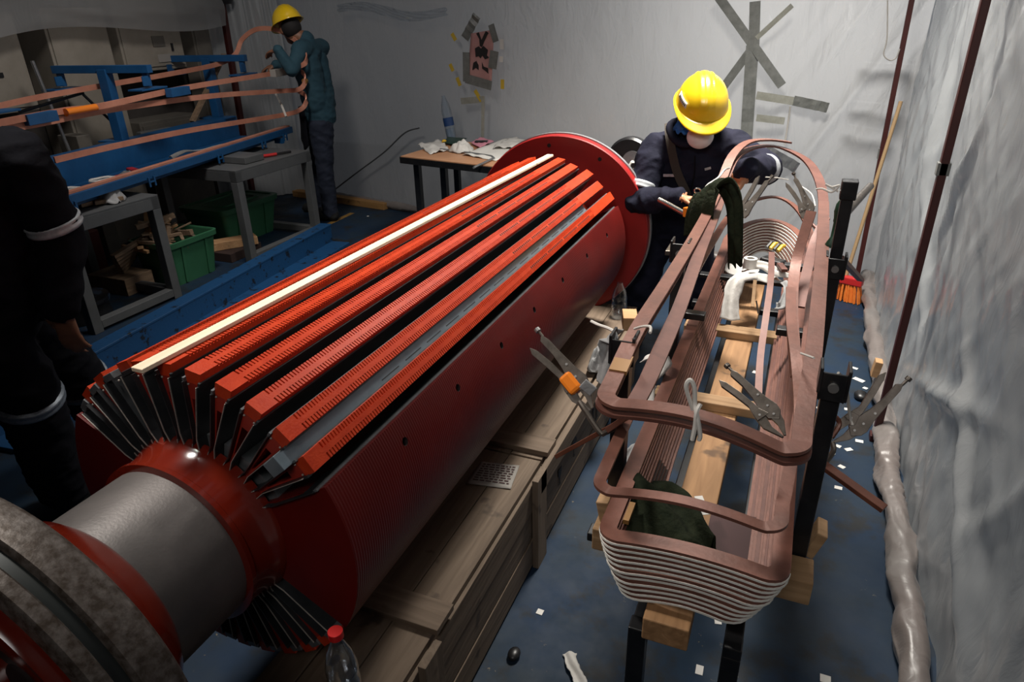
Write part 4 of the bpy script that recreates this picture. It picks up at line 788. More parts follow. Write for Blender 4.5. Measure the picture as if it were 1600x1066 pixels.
tape((-0.396, 5.000, 1.434), (-0.361, 5.000, 0.828), .078, 'long vertical grey tape strip behind the worker\'s helmet', curl=.15)
tape((-0.660, 5.000, 1.742), (-0.183, 5.000, 1.190), .056, 'diagonal grey tape strip falling to the right across the back sheet')
tape((-0.394, 5.000, 1.419), (-0.564, 5.000, 1.152), .052, 'diagonal grey tape strip running down left to the yellow helmet')
tape((-0.377, 5.000, 1.472), (-0.190, 5.000, 1.658), .03, 'narrow light grey tape rising to the upper right', 'ductl')
tape((-0.333, 5.000, 1.129), (-0.100, 5.000, 1.098), .05, 'faded horizontal tape strip right of the vertical tape, upper one', 'ductl')
tape((-0.101, 5.000, 1.102), (0.111, 5.000, 1.064), .06, 'crumpled dark tape end on the corner fold', curl=.5)
tape((-0.315, 5.000, 0.988), (-0.137, 5.000, 0.973), .045, 'faded horizontal tape strip right of the vertical tape, lower one', 'ductl')
tape((-0.231, 5.000, 0.783), (-0.014, 5.000, 0.677), .07, 'crumpled shiny tape strip above the far end of the coil', 'silver', curl=.5)
tape((-2.504, 5.000, 1.042), (-2.307, 5.000, 1.060), .05, 'faded tape stub left of the vertical tape below the pink poster', 'ductl')
tape((-2.312, 5.000, 1.083), (-2.331, 5.000, 0.770), .028, 'thin vertical tape strip between the pink poster and the table', 'ductl')
tape((-2.446, 5.000, 1.486), (-2.334, 5.000, 1.639), .07, 'dark crumpled tape at the top left of the pink poster', curl=.4)
tag(MB().tube(smoothpath([onwall((-0.115, 5.000, 1.066)), onwall((-0.113, 5.000, 0.970)), onwall((-0.115, 5.000, 0.822), .1)], 5), .006, 6).obj('grey_string', 'rope2', smooth=1), 'grey cord hanging from the crumpled tape at the corner fold', 'cord')
tag(MB().tube(smoothpath([(0.313, 4.700, 1.672), (0.348, 4.700, 1.477), (0.347, 4.700, 1.397), (0.383, 4.700, 1.364), (0.413, 4.700, 1.377), (0.423, 4.700, 1.424)], 6), .004, 6).obj('thin_wire', 'rope2', smooth=1), 'thin wire loop hanging beside the far red post', 'wire')
# metal frame standing outside the corner of the sheets
t = thing('metal_chair', (0.440, 5.250, 1.075), 'blurred grey metal chair frame seen through the sheet in the back right corner', 'frame')
fr = [(0.223, 4.620, 1.355), (0.503, 4.620, 1.336), (0.501, 4.620, 1.147)]
def fb(a, b, r): MB().beam(onwall(a, -.10), onwall(b, -.10), r, .02).obj('frame_bar', 'grey', t, bevel=.004)
fb((0.244, 4.760, 1.342), (0.525, 4.760, 1.327), .07); fb((0.516, 4.760, 1.340), (0.494, 4.760, 1.023), .06); fb((0.228, 4.760, 1.125), (0.532, 4.760, 1.104), .06); fb((0.223, 4.760, 0.991), (0.480, 4.760, 0.956), .06)
# pink poster with dark drawing, held by dark tape
A_, B_, C_, D_ = onwall((-2.392, 5.000, 1.520), .085), onwall((-2.205, 5.000, 1.544), .085), onwall((-2.239, 5.000, 1.167), .085), onwall((-2.441, 5.000, 1.201), .085)
def po(u, v, off=0): p = A_.lerp(B_, u).lerp(D_.lerp(C_, u), v); return Vector((p.x, p.y - off, p.z))
t = thing('poster', po(.5, .5), 'pink poster with black drawing, taped up with dark tape on the back sheet', 'poster')
MB().grid(lambda u, v: po(u, v, .004 * math.sin(u * 3)), 8, 12).obj('sheet', 'poster', t, smooth=2, solid=.001)
def blob(pts, nm='drawing'): MB().prism(pts, lambda p: po(p[0], p[1], .007), lambda p: po(p[0], p[1], .009)).obj(nm, 'ink', t)
blob([(.25, .02), (.36, .0), (.50, .16), (.66, .0), (.78, .04), (.62, .20), (.54, .30), (.44, .28), (.40, .14)])
blob([(.24, .32), (.40, .28), (.50, .33), (.60, .28), (.80, .36), (.76, .46), (.86, .50), (.70, .54), (.58, .47), (.50, .52), (.42, .48), (.30, .50)])
blob([(.22, .62), (.34, .58), (.44, .66), (.46, .76), (.34, .72), (.20, .78)]); blob([(.58, .60), (.66, .68), (.84, .70), (.86, .80), (.74, .76), (.60, .72)])
def edge(u0, v0, u1, v1, wd): 
    a, b = po(u0, v0, .011), po(u1, v1, .011); MB().beam(a, b, wd, .002, up=(0, 1, 0)).obj('dark_tape', 'duct', t)
edge(-.12, .40, .0, 1.05, .06); edge(-.05, .98, 1.02, 1.02, .07); edge(1.08, .38, 1.02, .70, .07); edge(.88, -.10, 1.12, .22, .05)
YT = [((706, 57), (712, 62)), ((703, 106), (708, 112)), ((714, 123), (719, 132)), ((742, 142), (752, 157)), ((784, 62), (785, 76)), ((784, 88), (782, 97)), ((785, 126), (784, 138))]
for i, q in enumerate([((-2.551, 5.000, 1.522), (-2.522, 5.000, 1.474)), ((-2.581, 5.000, 1.309), (-2.557, 5.000, 1.259)), ((-2.527, 5.000, 1.213), (-2.503, 5.000, 1.154)), ((-2.380, 5.000, 1.124), (-2.329, 5.000, 1.046)), ((-2.146, 5.000, 1.480), (-2.148, 5.000, 1.411)), ((-2.155, 5.000, 1.363), (-2.156, 5.000, 1.324)), ((-2.149, 5.000, 1.204), (-2.151, 5.000, 1.137))]):
    o = tape(q[0], q[1], .030, ['yellow tape tab at the upper left of the pink poster', 'yellow tape tab left of the middle of the poster', 'yellow tape tab at the lower left of the poster', 'long yellow tape tab under the poster by the vertical tape', 'upper white tape tab right of the poster', 'lower white tape tab right of the poster', 'yellow tape tab at the lower right of the poster'][i], 'paper' if i in (4, 5) else 'ytape', name='tape_tab', grp='tape tabs round the poster')
# ---------------------------------------------------------------- table by the back sheet
tb = thing('table', (-2.3, 4.75, 0), 'low work table with brown top and black legs against the back sheet', 'table')
c0, c1, c2, c3 = Vector((-2.72, 4.40, .72)), Vector((-1.40, 4.16, .72)), Vector((-1.28, 4.90, .72)), Vector((-2.66, 5.12, .72))
MB().add([c0, c1, c2, c3] + [p - Vector((0, 0, .006)) for p in (c0, c1, c2, c3)], [(0, 1, 2, 3), (7, 6, 5, 4), (0, 4, 5, 1), (1, 5, 6, 2), (2, 6, 7, 3), (3, 7, 4, 0)]).obj('tabletop', 'tabletop', tb)
q_ = [p - Vector((0, 0, .006)) for p in (c0, c1, c2, c3)]
for a, b in ((0, 1), (1, 2), (2, 3), (3, 0)): MB().beam(q_[a] - Vector((0, 0, .022)), q_[b] - Vector((0, 0, .022)), .02, .044).obj('apron', 'black', tb)
for x, y in ((-2.62, 4.46), (-1.46, 4.24), (-1.36, 4.84), (-2.58, 5.02), (-2.40, 4.46)): MB().bb(x - .022, x + .022, y - .022, y + .022, 0, .672).obj('leg', 'black', tb)
TZ = .7205
def sheet(name, pts, mt, lab, cat, h=.006, seed=1, lift=0):
    P4 = [Vector(p) for p in pts]
    def fn(u, v):
        p = P4[0].lerp(P4[1], u).lerp(P4[3].lerp(P4[2], u), v); return (p.x, p.y, TZ + .003 + lift + h * abs(ns(u * 3 + seed, v * 3, seed)) * 2)
    return tag(MB().grid(fn, 14, 10).obj(name, mt, smooth=2, solid=.0015), lab, cat)
sheet('paper_sheet', [(-2.812, 4.811, 0.720), (-2.530, 4.503, 0.720), (-2.463, 4.682, 0.720), (-2.747, 5.076, 0.720)], 'rag', 'crumpled white paper at the left end of the table', 'paper', .02, 2)
sheet('paper_sheet', [(-2.289, 4.547, 0.720), (-1.964, 4.420, 0.720), (-1.936, 5.175, 0.720), (-2.277, 5.268, 0.720)], 'paper', 'large white paper sheet in the middle of the table', 'paper', .012, 5)
sheet('paper_sheet', [(-2.155, 4.797, 0.720), (-1.903, 4.842, 0.720), (-1.967, 5.228, 0.720), (-2.189, 5.260, 0.720)], 'rag', 'second white sheet lying toward the right of the table', 'paper', .03, 8, .01)
sheet('pink_paper', [(-2.428, 4.978, 0.720), (-2.260, 4.795, 0.720), (-2.270, 5.083, 0.720), (-2.446, 5.222, 0.720)], 'pink', 'pink paper in the middle of the table', 'paper', .008, 9, .012)
sheet('green_folder', [(-2.641, 4.919, 0.720), (-2.490, 4.843, 0.720), (-2.545, 5.163, 0.720), (-2.729, 5.177, 0.720)], 'dgreen', 'dark green folder behind the crumpled cloth on the table', 'folder', .002, 3, .012)
tag(MB().box((-2.342, 4.999, 0.745), (.10, .06, .012), Matrix.Rotation(.3, 3, 'Z')).obj('black_phone', 'tablet', bevel=.003), 'black phone lying on the papers', 'phone')
tag(MB().ell((-2.658, 4.975, 0.735), (.02, .02, .016), seg=12).obj('yellow_cap', 'yplas', smooth=2), 'small yellow cap beside the green folder', 'cap')  # loose yellow cap, a plain rounded lump
cloth('beige_cloth', (-2.359, 4.689, 0.724), (.085, .09), .06, 21, 'rag', 'crumpled beige cloth on the table', rough=1.2)
tag(MB().tube([Vector((-2.540, 4.685, 0.730)), Vector((-2.249, 4.605, 0.730)), Vector((-2.049, 4.535, 0.730)), Vector((-2.002, 4.474, 0.730)), Vector((-1.977, 4.086, 0.740))], .008, 6).obj('metal_rod', 'silver', smooth=1), 'bent grey metal rod lying across the table edge', 'rod')
bp_ = Vector((-2.707, 5.204, 0.722)); bottle('plastic_bottle', bp_, .36, .042, 'empty clear water bottle with a blue label standing at the back of the table', cap=None, axis=(-.18, .02, 1), label='bluelabel')
# dark cable on the back sheet, timber at its foot, floor line
tag(MB().tube(smoothpath([onwall((-3.840, 5.000, 0.238)), onwall((-3.528, 5.000, 0.439)), onwall((-3.248, 5.000, 0.616)), onwall((-3.033, 5.000, 0.781)), onwall((-2.892, 5.000, 0.826))], 6), .007, 6).obj('dark_cable', 'grey', smooth=1), 'dark cable running up along the back sheet left of the table', 'cable')
tag(MB().beam((-4.75, 5.60, .03), (-3.55, 5.42, .03), .09, .06).obj('timber', 'timber', bevel=.003), 'long yellowish timber on the floor at the foot of the back sheet', 'timber')
tag(MB().beam((-3.75, 4.1, .0008), (-3.79, 5.2, .0008), .05, .0012).obj('floor_line', 'ltape'), 'worn yellow line marked on the floor by the left man\'s feet', 'floor marking')
# ---------------------------------------------------------------- left background cabinets
def cab(x, y0, y1, z0, z1, d, mt, lab, name='cabinet', parts=()):
    t = thing(name, (x - d / 2, (y0 + y1) / 2, z0), lab, 'cabinet'); MB().bb(x - d, x, y0, y1, z0, z1).obj('body', mt, t, bevel=.006)
    dr = MB().bb(x, x + .012, y0 + .02, y1 - .02, z0 + .03, z1 - .03).obj('door', mt, t, bevel=.003)
    for (a, b, c_, e, m_, n_) in parts: MB().bb(x + .012, x + .02, a, b, c_, e).obj(n_, m_, dr)
    return t
cab(-5.05, 3.62, 4.12, 0, 1.75, .3, 'beige', 'tall beige cabinet standing behind the first blue stand')
cab(-5.05, 4.20, 4.82, 1.28, 2.1, .25, 'beige', 'beige wall box with a white label, upper centre left', parts=((4.52, 4.66, 1.34, 1.40, 'label', 'label_plate'), (4.50, 4.62, 1.46, 1.54, 'beiged', 'warning_plate'), (4.68, 4.70, 1.42, 1.48, 'black', 'handle')))
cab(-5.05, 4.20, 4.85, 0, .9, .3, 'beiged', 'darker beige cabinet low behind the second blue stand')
cab(-5.05, 3.0, 3.42, 1.10, 1.72, .25, 'beige', 'beige box with a round knob at the far left', parts=((3.2, 3.23, 1.33, 1.36, 'black', 'knob'),))
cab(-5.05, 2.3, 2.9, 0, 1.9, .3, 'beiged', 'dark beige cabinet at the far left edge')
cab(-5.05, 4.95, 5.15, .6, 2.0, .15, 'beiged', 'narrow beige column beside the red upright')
tag(MB().bb(-5.5, -5.36, 2, 5.7, 0, 3).obj('partition', 'conc'), 'dark brown partition behind the beige cabinets', 'partition')
tag(MB().bb(-5.0, -4.80, 3.45, 3.56, .0, .92).obj('grey_box', 'beiged', bevel=.005), 'grey box low between cabinets', 'box')
tag(MB().box((-4.78, 4.1, .80), (.05, .30, .15)).obj('blue_case', 'grey', bevel=.004), 'small blue-grey case behind the first blue stand', 'case')
for i, (a, b, lab) in enumerate((((-4.800, 3.295, 1.429), (-4.800, 3.373, 0.791), 'galvanised conduit leaning at the far left behind the copper strips'), ((-4.700, 3.673, 1.039), (-4.700, 3.824, 0.715), 'thin galvanised rod behind the first blue stand'))):
    tag(MB().cyl(a, b, .012, seg=8).obj('metal_rod', 'silver', smooth=1), lab, 'rod')
tag(MB().beam((-4.750, 4.966, 1.377), (-4.750, 4.464, 0.886), .05, .02).obj('wood_board', 'scrap'), 'pale wooden board leaning between the two blue stands', 'board')
for i, (a, b, lab) in enumerate((((-4.600, 2.977, 1.150), (-4.600, 3.447, 1.218), 'black bar crossing behind the left copper strips'), ((-4.600, 3.443, 1.206), (-4.600, 3.664, 0.932), 'black bar sloping down behind the first blue stand'))):
    tag(MB().cyl(a, b, .010, seg=8).obj('black_bar', 'black', smooth=1), lab, 'bar')
# ---------------------------------------------------------------- left benches
def bench(y0, y1, x0, x1, h, lab):
    t = thing('steel_bench', ((x0 + x1) / 2, (y0 + y1) / 2, 0), lab, 'bench'); q = .06
    MB().bb(x0, x1, y0, y1, h - .012, h).obj('top', 'grey', t, bevel=.002)
    for (a, b, c_, e) in ((x0, x1, y0, y0 + q), (x0, x1, y1 - q, y1), (x0, x0 + q, y0, y1), (x1 - q, x1, y0, y1)): MB().bb(a, b, c_, e, h - .085, h - .012).obj('rail', 'grey', t, bevel=.003)
    for x in (x0, x1 - q):
        for y in (y0, y1 - q): MB().bb(x, x + q, y, y + q, 0, h - .085).obj('leg', 'grey', t, bevel=.003)
    MB().bb(x1 - q, x1, y0 + q, y1 - q, .02, .07).obj('stretcher', 'grey', t, bevel=.003); MB().bb(x0 + q, x1 - q, y1 - q, y1, .02, .07).obj('stretcher', 'grey', t, bevel=.003)
    return t
bench(2.40, 3.05, -4.45, -3.66, .68, 'nearer grey steel bench carrying the blue jig, beside the man in dark overalls')
bench(3.72, 4.56, -4.45, -3.66, .69, 'farther grey steel bench carrying the end of the blue jig')
# blue floor rail
t = thing('blue_rail', (-3.25, 3.2, 0), 'worn blue steel rail lying on the floor between benches and rotor', 'rail')
MB().beam((-3.08, 1.4, .075), (-3.42, 4.35, .075), .05, .15).obj('web', 'bluew', t, bevel=.003); MB().beam((-3.0, 1.4, .012), (-3.34, 4.35, .012), .20, .024).obj('flange', 'bluew', t, bevel=.003); MB().beam((-3.10, 1.4, .155), (-3.44, 4.35, .155), .10, .015).obj('cap_plate', 'bluew', t, bevel=.003)
# ---------------------------------------------------------------- blue jig
jig = thing('blue_jig', (-4.1, 3.6, .69), 'bright blue steel jig with upright stands holding looped copper strips', 'jig')
FA, FB = Vector((-3.50, 1.6, .80)), Vector((-4.13, 4.95, .80)); ju = (FB - FA).normalized(); jl = Vector((-ju.y, ju.x, 0))
def jp(s_, o_, z): return FA + ju * s_ + jl * o_ + Vector((0, 0, z - .80))
LJ = (FB - FA).length
def jb(s0, s1, o_, z, wd, h, nm='beam'): return MB().beam(jp(s0, o_, z), jp(s1, o_, z), wd, h).obj(nm, 'blue', jig, bevel=.002)
jb(0, LJ, .0, .775, .012, .05, 'front_rim'); jb(0, LJ, .04, .795, .07, .012, 'front_ledge'); jb(0, LJ, .30, .712, .42, .012, 'deck'); jb(0, LJ, .085, .735, .012, .045, 'inner_rim')
jb(0, LJ, .52, .80, .012, .17, 'back_rim'); jb(0, LJ, .60, .88, .16, .012, 'back_ledge'); jb(0, LJ, .68, .80, .012, .17, 'rear_web')
for s_ in (.9, 1.55, 2.3, 2.9, 3.25):
    for o in (-.02, .03): MB().beam(jp(s_ + o, -.012, .765), jp(s_ + o, -.012, .705), .008, .012).obj('bracket', 'blue', jig)
    MB().beam(jp(s_ - .02, -.014, .735), jp(s_ + .03, -.014, .735), .008, .008).obj('bracket', 'blue', jig)
MB().beam(jp(3.22, .03, .735), jp(3.22, .03, .690), .08, .03).obj('foot', 'blue', jig)
for s_ in (.6, 1.3, 2.5, 3.0): MB().beam(jp(s_, .45, .70), jp(s_, .45, .690), .3, .04).obj('foot', 'blue', jig)
def stand(s_, nm):
    c_ = jp(s_, .62, .886); top = 1.36
    MB().beam(c_ - jl * .12, c_ + jl * .14, .14, .012).obj('base_plate', 'blue', jig, bevel=.002)
    MB().beam(c_ + Vector((0, 0, .006)), Vector((c_.x, c_.y, top)), .07, .07, up=ju).obj('upright', 'blue', jig, bevel=.003)
    a, b = Vector((c_.x, c_.y, top)) + jl * .40, Vector((c_.x, c_.y, top)) - jl * .36
    MB().beam(a, b, .05, .05).obj('crossbar', 'blue', jig, bevel=.002)
    for e, sg in ((a, -1), (b, 1)):
        e2 = e + jl * sg * .04
        MB().beam(e2, e2 - Vector((0, 0, .11)), .04, .03, up=ju).obj('hanger', 'blue', jig, bevel=.002)
        MB().beam(e2 - Vector((0, 0, .125)) - ju * .14, e2 - Vector((0, 0, .125)) + ju * .12, .11, .012).obj('grip_plate', 'blue', jig, bevel=.002)
        MB().beam(e2 - Vector((0, 0, .10)) - ju * .08 - jl * .05, e2 - Vector((0, 0, .04)) - ju * .08 - jl * .05, .06, .008, up=jl).obj('lug', 'blue', jig, bevel=.001)
for s_ in (.9, 2.12, 3.30): stand(s_, '')
# copper strips of the left coil
CXL = -4.03
def lstrip(pts, lab, wd=.035, th=.010, mt='copperp', up=(0, 0, 1), n=8): return tag(MB().strip(smoothpath(pts, n), th, wd, up=up).obj('copper_turn', mt, smooth=1), lab, 'copper turn')
lstrip([(-3.550, 2.013, 1.213), (-3.720, 2.297, 1.208), (-3.900, 2.775, 1.202), (-3.950, 3.061, 1.195), (-4.030, 3.795, 1.227), (-4.030, 4.772, 1.253), (-3.756, 4.720, 1.307), (-3.722, 4.760, 1.356), (-3.780, 4.810, 1.419), (-3.896, 4.850, 1.502), (-4.069, 4.860, 1.569), (-4.272, 4.870, 1.571), (-4.419, 4.850, 1.496), (-4.475, 4.800, 1.386), (-4.620, 4.738, 1.315), (-4.620, 4.205, 1.277), (-4.600, 3.658, 1.252), (-4.550, 3.094, 1.227), (-4.500, 2.733, 1.201)], 'topmost bright copper loop on the blue stands with a high round far end')
lstrip([(-3.720, 2.286, 1.175), (-3.850, 2.574, 1.162), (-4.000, 3.182, 1.161), (-4.050, 4.031, 1.148), (-4.050, 4.799, 1.108), (-3.807, 4.710, 1.131), (-3.759, 4.740, 1.177), (-3.772, 4.770, 1.232), (-3.848, 4.800, 1.287)], 'second copper loop, amber taped at its bend by the man in teal')
lstrip([(-3.950, 2.668, 0.944), (-4.020, 3.130, 0.943), (-4.080, 3.818, 0.938), (-4.100, 4.811, 0.913), (-3.824, 4.710, 0.974), (-3.773, 4.740, 1.031), (-3.799, 4.770, 1.086), (-3.881, 4.800, 1.111)], 'third copper loop above the blue deck')
lstrip([jp(.0, .03, .808), jp(1.2, .03, .808), jp(2.4, .03, .808), jp(LJ - .02, .03, .808)], 'lowest copper strip lying along the front rim of the blue jig', wd=.012, th=.045)
for q, lab, mt in (((-3.900, 2.873, 1.194), 'crumpled amber tape wrapped round the top copper turn left of the first stand', 'orange'), ((-3.762, 4.740, 1.192), 'amber tape on the bend of the second copper loop', 'amber')):
    o = MB().cyl(Vector(q) - ju * (.11 if mt == 'orange' else .0) - Vector((0, 0, .0)), Vector(q) + ju * (.12 if mt == 'orange' else .03), .022, seg=10).obj('amber_wrap', mt, smooth=1); tag(o, lab, 'tape')
for q, lab, cc in (((-3.990, 3.685, 1.214), 'blue clamp sleeve on the top copper turn under the first stand', 'blue'), ((-3.820, 2.571, 1.193), 'blue clamp sleeve on the top copper turn at the far left', 'blue'), ((-4.000, 4.744, 1.256), 'green and white paper sleeve on the top copper turn by the man in teal', 'label')):
    tag(MB().beam(Vector(q) - ju * .10, Vector(q) + ju * .10, .05, .055).obj('clamp_sleeve', cc, bevel=.002), lab, 'sleeve')
cord([(-4.201, 4.900, 1.070), (-4.117, 4.850, 0.985), (-4.063, 4.820, 0.902)], .010, 'white tie strap between the second and third copper loops', 'rope', name='tie_strap')
# things on and under the jig
def coilroll(c_, r, lab):
    mb = MB()
    for i in range(4): mb.tube([(c_[0] + (r + .012 * ns(i, k)) * math.cos(k * .45), c_[1] + (r + .01 * i) * math.sin(k * .45) * .9, c_[2] + .012 * i + .01 * ns(k * .4, i)) for k in range(14)], .009, 6, closed=True)
    tag(mb.obj('string_coil', 'rag', smooth=1), lab, 'cord coil')
coilroll(jp(1.12, .22, .735), .07, 'coil of white cord on the blue jig deck beside the dark overalls')
coilroll(jp(1.42, .22, .735), .06, 'coil of white cord on the blue deck, farther from the man in dark overalls')
for i, (s_, o_, m_, lab) in enumerate(((1.62, .3, 'redb', 'red tool handle on the blue deck'), (1.72, .32, 'ragg', 'grey rag among tools on the blue deck'), (1.85, .36, 'redb', 'dark red pliers handle farther along the blue deck'))):
    tag(MB().box(jp(s_, o_, .735), (.05, .13, .03), Matrix.Rotation(i * .6, 3, 'Z')).obj('tool' if i != 1 else 'small_rag', m_, bevel=.008), lab, 'tool')
sag([jp(2.3, .40, .74), jp(2.42, .36, .76), jp(2.52, .30, .745), jp(2.7, .28, .74), jp(2.9, .22, .74)], .06, 'white_rag', 'rag', 'white torn papers on the far part of the blue deck', tw=.7)
t = thing('red_pliers', (-3.76, 4.25, .692), 'red handled pliers lying on the farther grey bench', 'pliers')
MB().tube([(-3.80, 4.15, .705), (-3.77, 4.22, .705), (-3.75, 4.27, .705)], .012, 8).obj('handle', 'redb', t, smooth=1); MB().tube([(-3.75, 4.27, .705), (-3.72, 4.40, .703)], .009, 8).obj('jaw', 'black', t, smooth=1)
tag(MB().bb(-4.0, -3.74, 3.92, 4.12, .692, .74).obj('steel_block', 'grey', bevel=.004), 'grey steel block lying on the farther bench', 'block')
random.seed(21)
cloth('grey_stone_rag', (-3.80, 2.82, .682), (.10, .09), .07, 33, 'ragg', 'lumpy grey rag on the nearer bench under the jig', rough=1.3)
for i in range(5):
    p = Vector((-3.95 + .05 * i, 2.5 + .07 * i, .70)); tag(MB().box(p, (.04, .16, .022), Matrix.Rotation(random.uniform(-.6, .6), 3, 'Z')).obj('wood_offcut', 'scrap' if i != 2 else 'copperd', bevel=.002), 'small offcut lying on top of the nearer grey bench', 'offcut', 'offcuts on the nearer bench')
# green bins
def binb(c_, sx, sy, h, lab, lid=False, rot=0):
    t = thing('plastic_bin', c_, lab, 'bin'); r_ = Matrix.Rotation(rot, 3, 'Z'); c_ = Vector(c_)
    def ring(k, z, wt=0): 
        pts = []; cr_ = .03
        for (ax, ay, a0) in ((1, 1, 0), (-1, 1, 90), (-1, -1, 180), (1, -1, 270)):
            for a in range(0, 91, 30): pts.append(c_ + r_ @ Vector((ax * (sx * k / 2 - cr_) + (cr_ + wt) * math.cos(R_(a0 + a)), ay * (sy * k / 2 - cr_) + (cr_ + wt) * math.sin(R_(a0 + a)), z)))
        return pts
    rs = [ring(.84, 0), ring(1, h), ring(1, h), ring(1.0, h, .018), ring(1.0, h - .025, .018), ring(1.0, h - .025, .003)]; inn = [ring(.99, h, -.003), ring(.82, .008, -.003)]
    def shell(rings, cap0=None, cap1=None):
        n = len(rings[0]); vs = [p for r in rings for p in r]; fs = [(i * n + a, i * n + (a + 1) % n, (i + 1) * n + (a + 1) % n, (i + 1) * n + a) for i in range(len(rings) - 1) for a in range(n)]
        if cap0: fs.append(tuple(range(n))[::-1])
        if cap1: fs.append(tuple((len(rings) - 1) * n + a for a in range(n)))
        return vs, fs
    MB().add(*shell([rs[0], rs[1]] + [ring(.99, h, -.003), ring(.82, .01, -.003)], True, True)).obj('body', 'bin', t, smooth=40)
    MB().add(*shell([ring(.97, h - .03, .001), ring(1, h - .03, .016), ring(1, h + .004, .018), ring(1, h + .006, .001), ring(1, h - .002, -.002)])).obj('rim', 'bin', t, smooth=40)
    for sx_ in (-1, 1):
        for k in (-.25, .25): MB().beam(c_ + r_ @ Vector((sx_ * sx * .435, k * sy, .01)), c_ + r_ @ Vector((sx_ * sx * .5, k * sy, h - .03)), .02, .012, up=r_ @ Vector((1, 0, 0))).obj('rib', 'bin', t)
    if lid:
        l = MB().add(*shell([ring(1, h - .005, .022), ring(1, h + .012, .022), ring(.93, h + .016), ring(.90, h + .006), ring(.66, h + .006), ring(.63, h + .018), ring(.56, h + .018), ring(.54, h + .008)], True, True)).obj('lid', 'bin', t, smooth=40)
    return t
binb((-3.98, 3.36, 0), .36, .42, .30, 'open green plastic bin full of scrap wood between the two grey benches')
binb((-4.30, 4.25, 0), .44, .62, .30, 'lidded green plastic bin under the farther grey bench', lid=True)
random.seed(8)
for i in range(46):
    a = random.uniform(0, 6.28); r = random.uniform(0, .17); f = 1 - r / .19
    p = Vector((-4.0 + r * math.cos(a) * .85, 3.30 + r * math.sin(a) * 1.1 - .06 * random.random(), .22 + .16 * f * random.uniform(.2, 1.1) + .04)); d = Vector((random.uniform(-1, 1), random.uniform(-1, 1), random.uniform(-.35, .5))).normalized() * random.uniform(.05, .13)
    wd = random.choice((.014, .022, .035)); tag(MB().beam(p - d, p + d, wd, wd * random.uniform(.4, 1)).obj('wood_offcut', random.choice(('scrap', 'scrap', 'blockw', 'crate')), bevel=0), 'piece of scrap wood heaped in the open green bin', 'offcut', 'scrap wood in the green bin')
for i in range(6):
    z = .13 + .03 * i; tag(MB().beam((-4.12 + .02 * i, 3.0 - .02 * i, z), (-4.2 + .03 * i, 3.18, z + .04), .04, .022).obj('wood_offcut', 'scrap'), 'flat scrap stick in the loose pile left of the green bin', 'offcut', 'stick pile left of the green bin')
tag(MB().bb(-4.35, -4.0, 2.92, 3.14, .0, .115).obj('wooden_crate_box', 'scrap', bevel=.003), 'low wooden box under the stick pile beside the green bin', 'box')
tag(MB().beam((-4.05, 3.72, .10), (-3.85, 4.0, .10), .12, .06).obj('wooden_block', 'blockw', bevel=.003), 'orange-brown wooden block leaning by the farther bench leg', 'block')
tag(MB().bb(-4.12, -3.83, 3.69, 4.02, .0, .068).obj('dark_box', 'gap', bevel=.003), 'low dark box under the orange-brown wooden block', 'box')
tag(MB().bb(-4.75, -4.5, 2.2, 3.2, .02, .34).obj('red_box', 'redbox', bevel=.01), 'dark red box on the floor behind the nearer bench', 'box')
tag(MB().bb(-4.95, -4.79, 2.5, 3.3, .0, .62).obj('beige_board', 'crate', bevel=.003), 'stained beige board standing behind the nearer bench', 'board')
t = thing('drum', (-3.98, 2.52, 0), 'low black drum with a blue-black lid under the nearer bench', 'drum')
MB().lathe([(.17, 0), (.175, .02), (.165, .05), (.17, .10)], (-3.98, 2.56, 0), seg=40).obj('body', 'black', t, smooth=1); MB().lathe([(.0, .135), (.10, .132), (.11, .122), (.16, .122), (.18, .13), (.183, .115), (.18, .10), (.01, .10)], (-3.98, 2.56, 0), seg=40).obj('lid', 'lid', t, smooth=1)

def glint(u, v):
    p = onwall(Vector((-3.530, 5.000, 1.706)).lerp(Vector((-2.574, 5.000, 1.652)), u), .09); return (p.x, p.y - .03 * abs(math.sin(v * 5 + u * 9)) - .02 * ns(u * 9, v * 4), p.z + (v - .5) * .08 * (1 - .5 * abs(u - .5)) + .03 * math.sin(u * 7))
tag(MB().grid(glint, 60, 10).obj('plastic_fold', 'clear', smooth=2), 'shiny crinkled fold of clear film high on the back sheet', 'plastic fold')
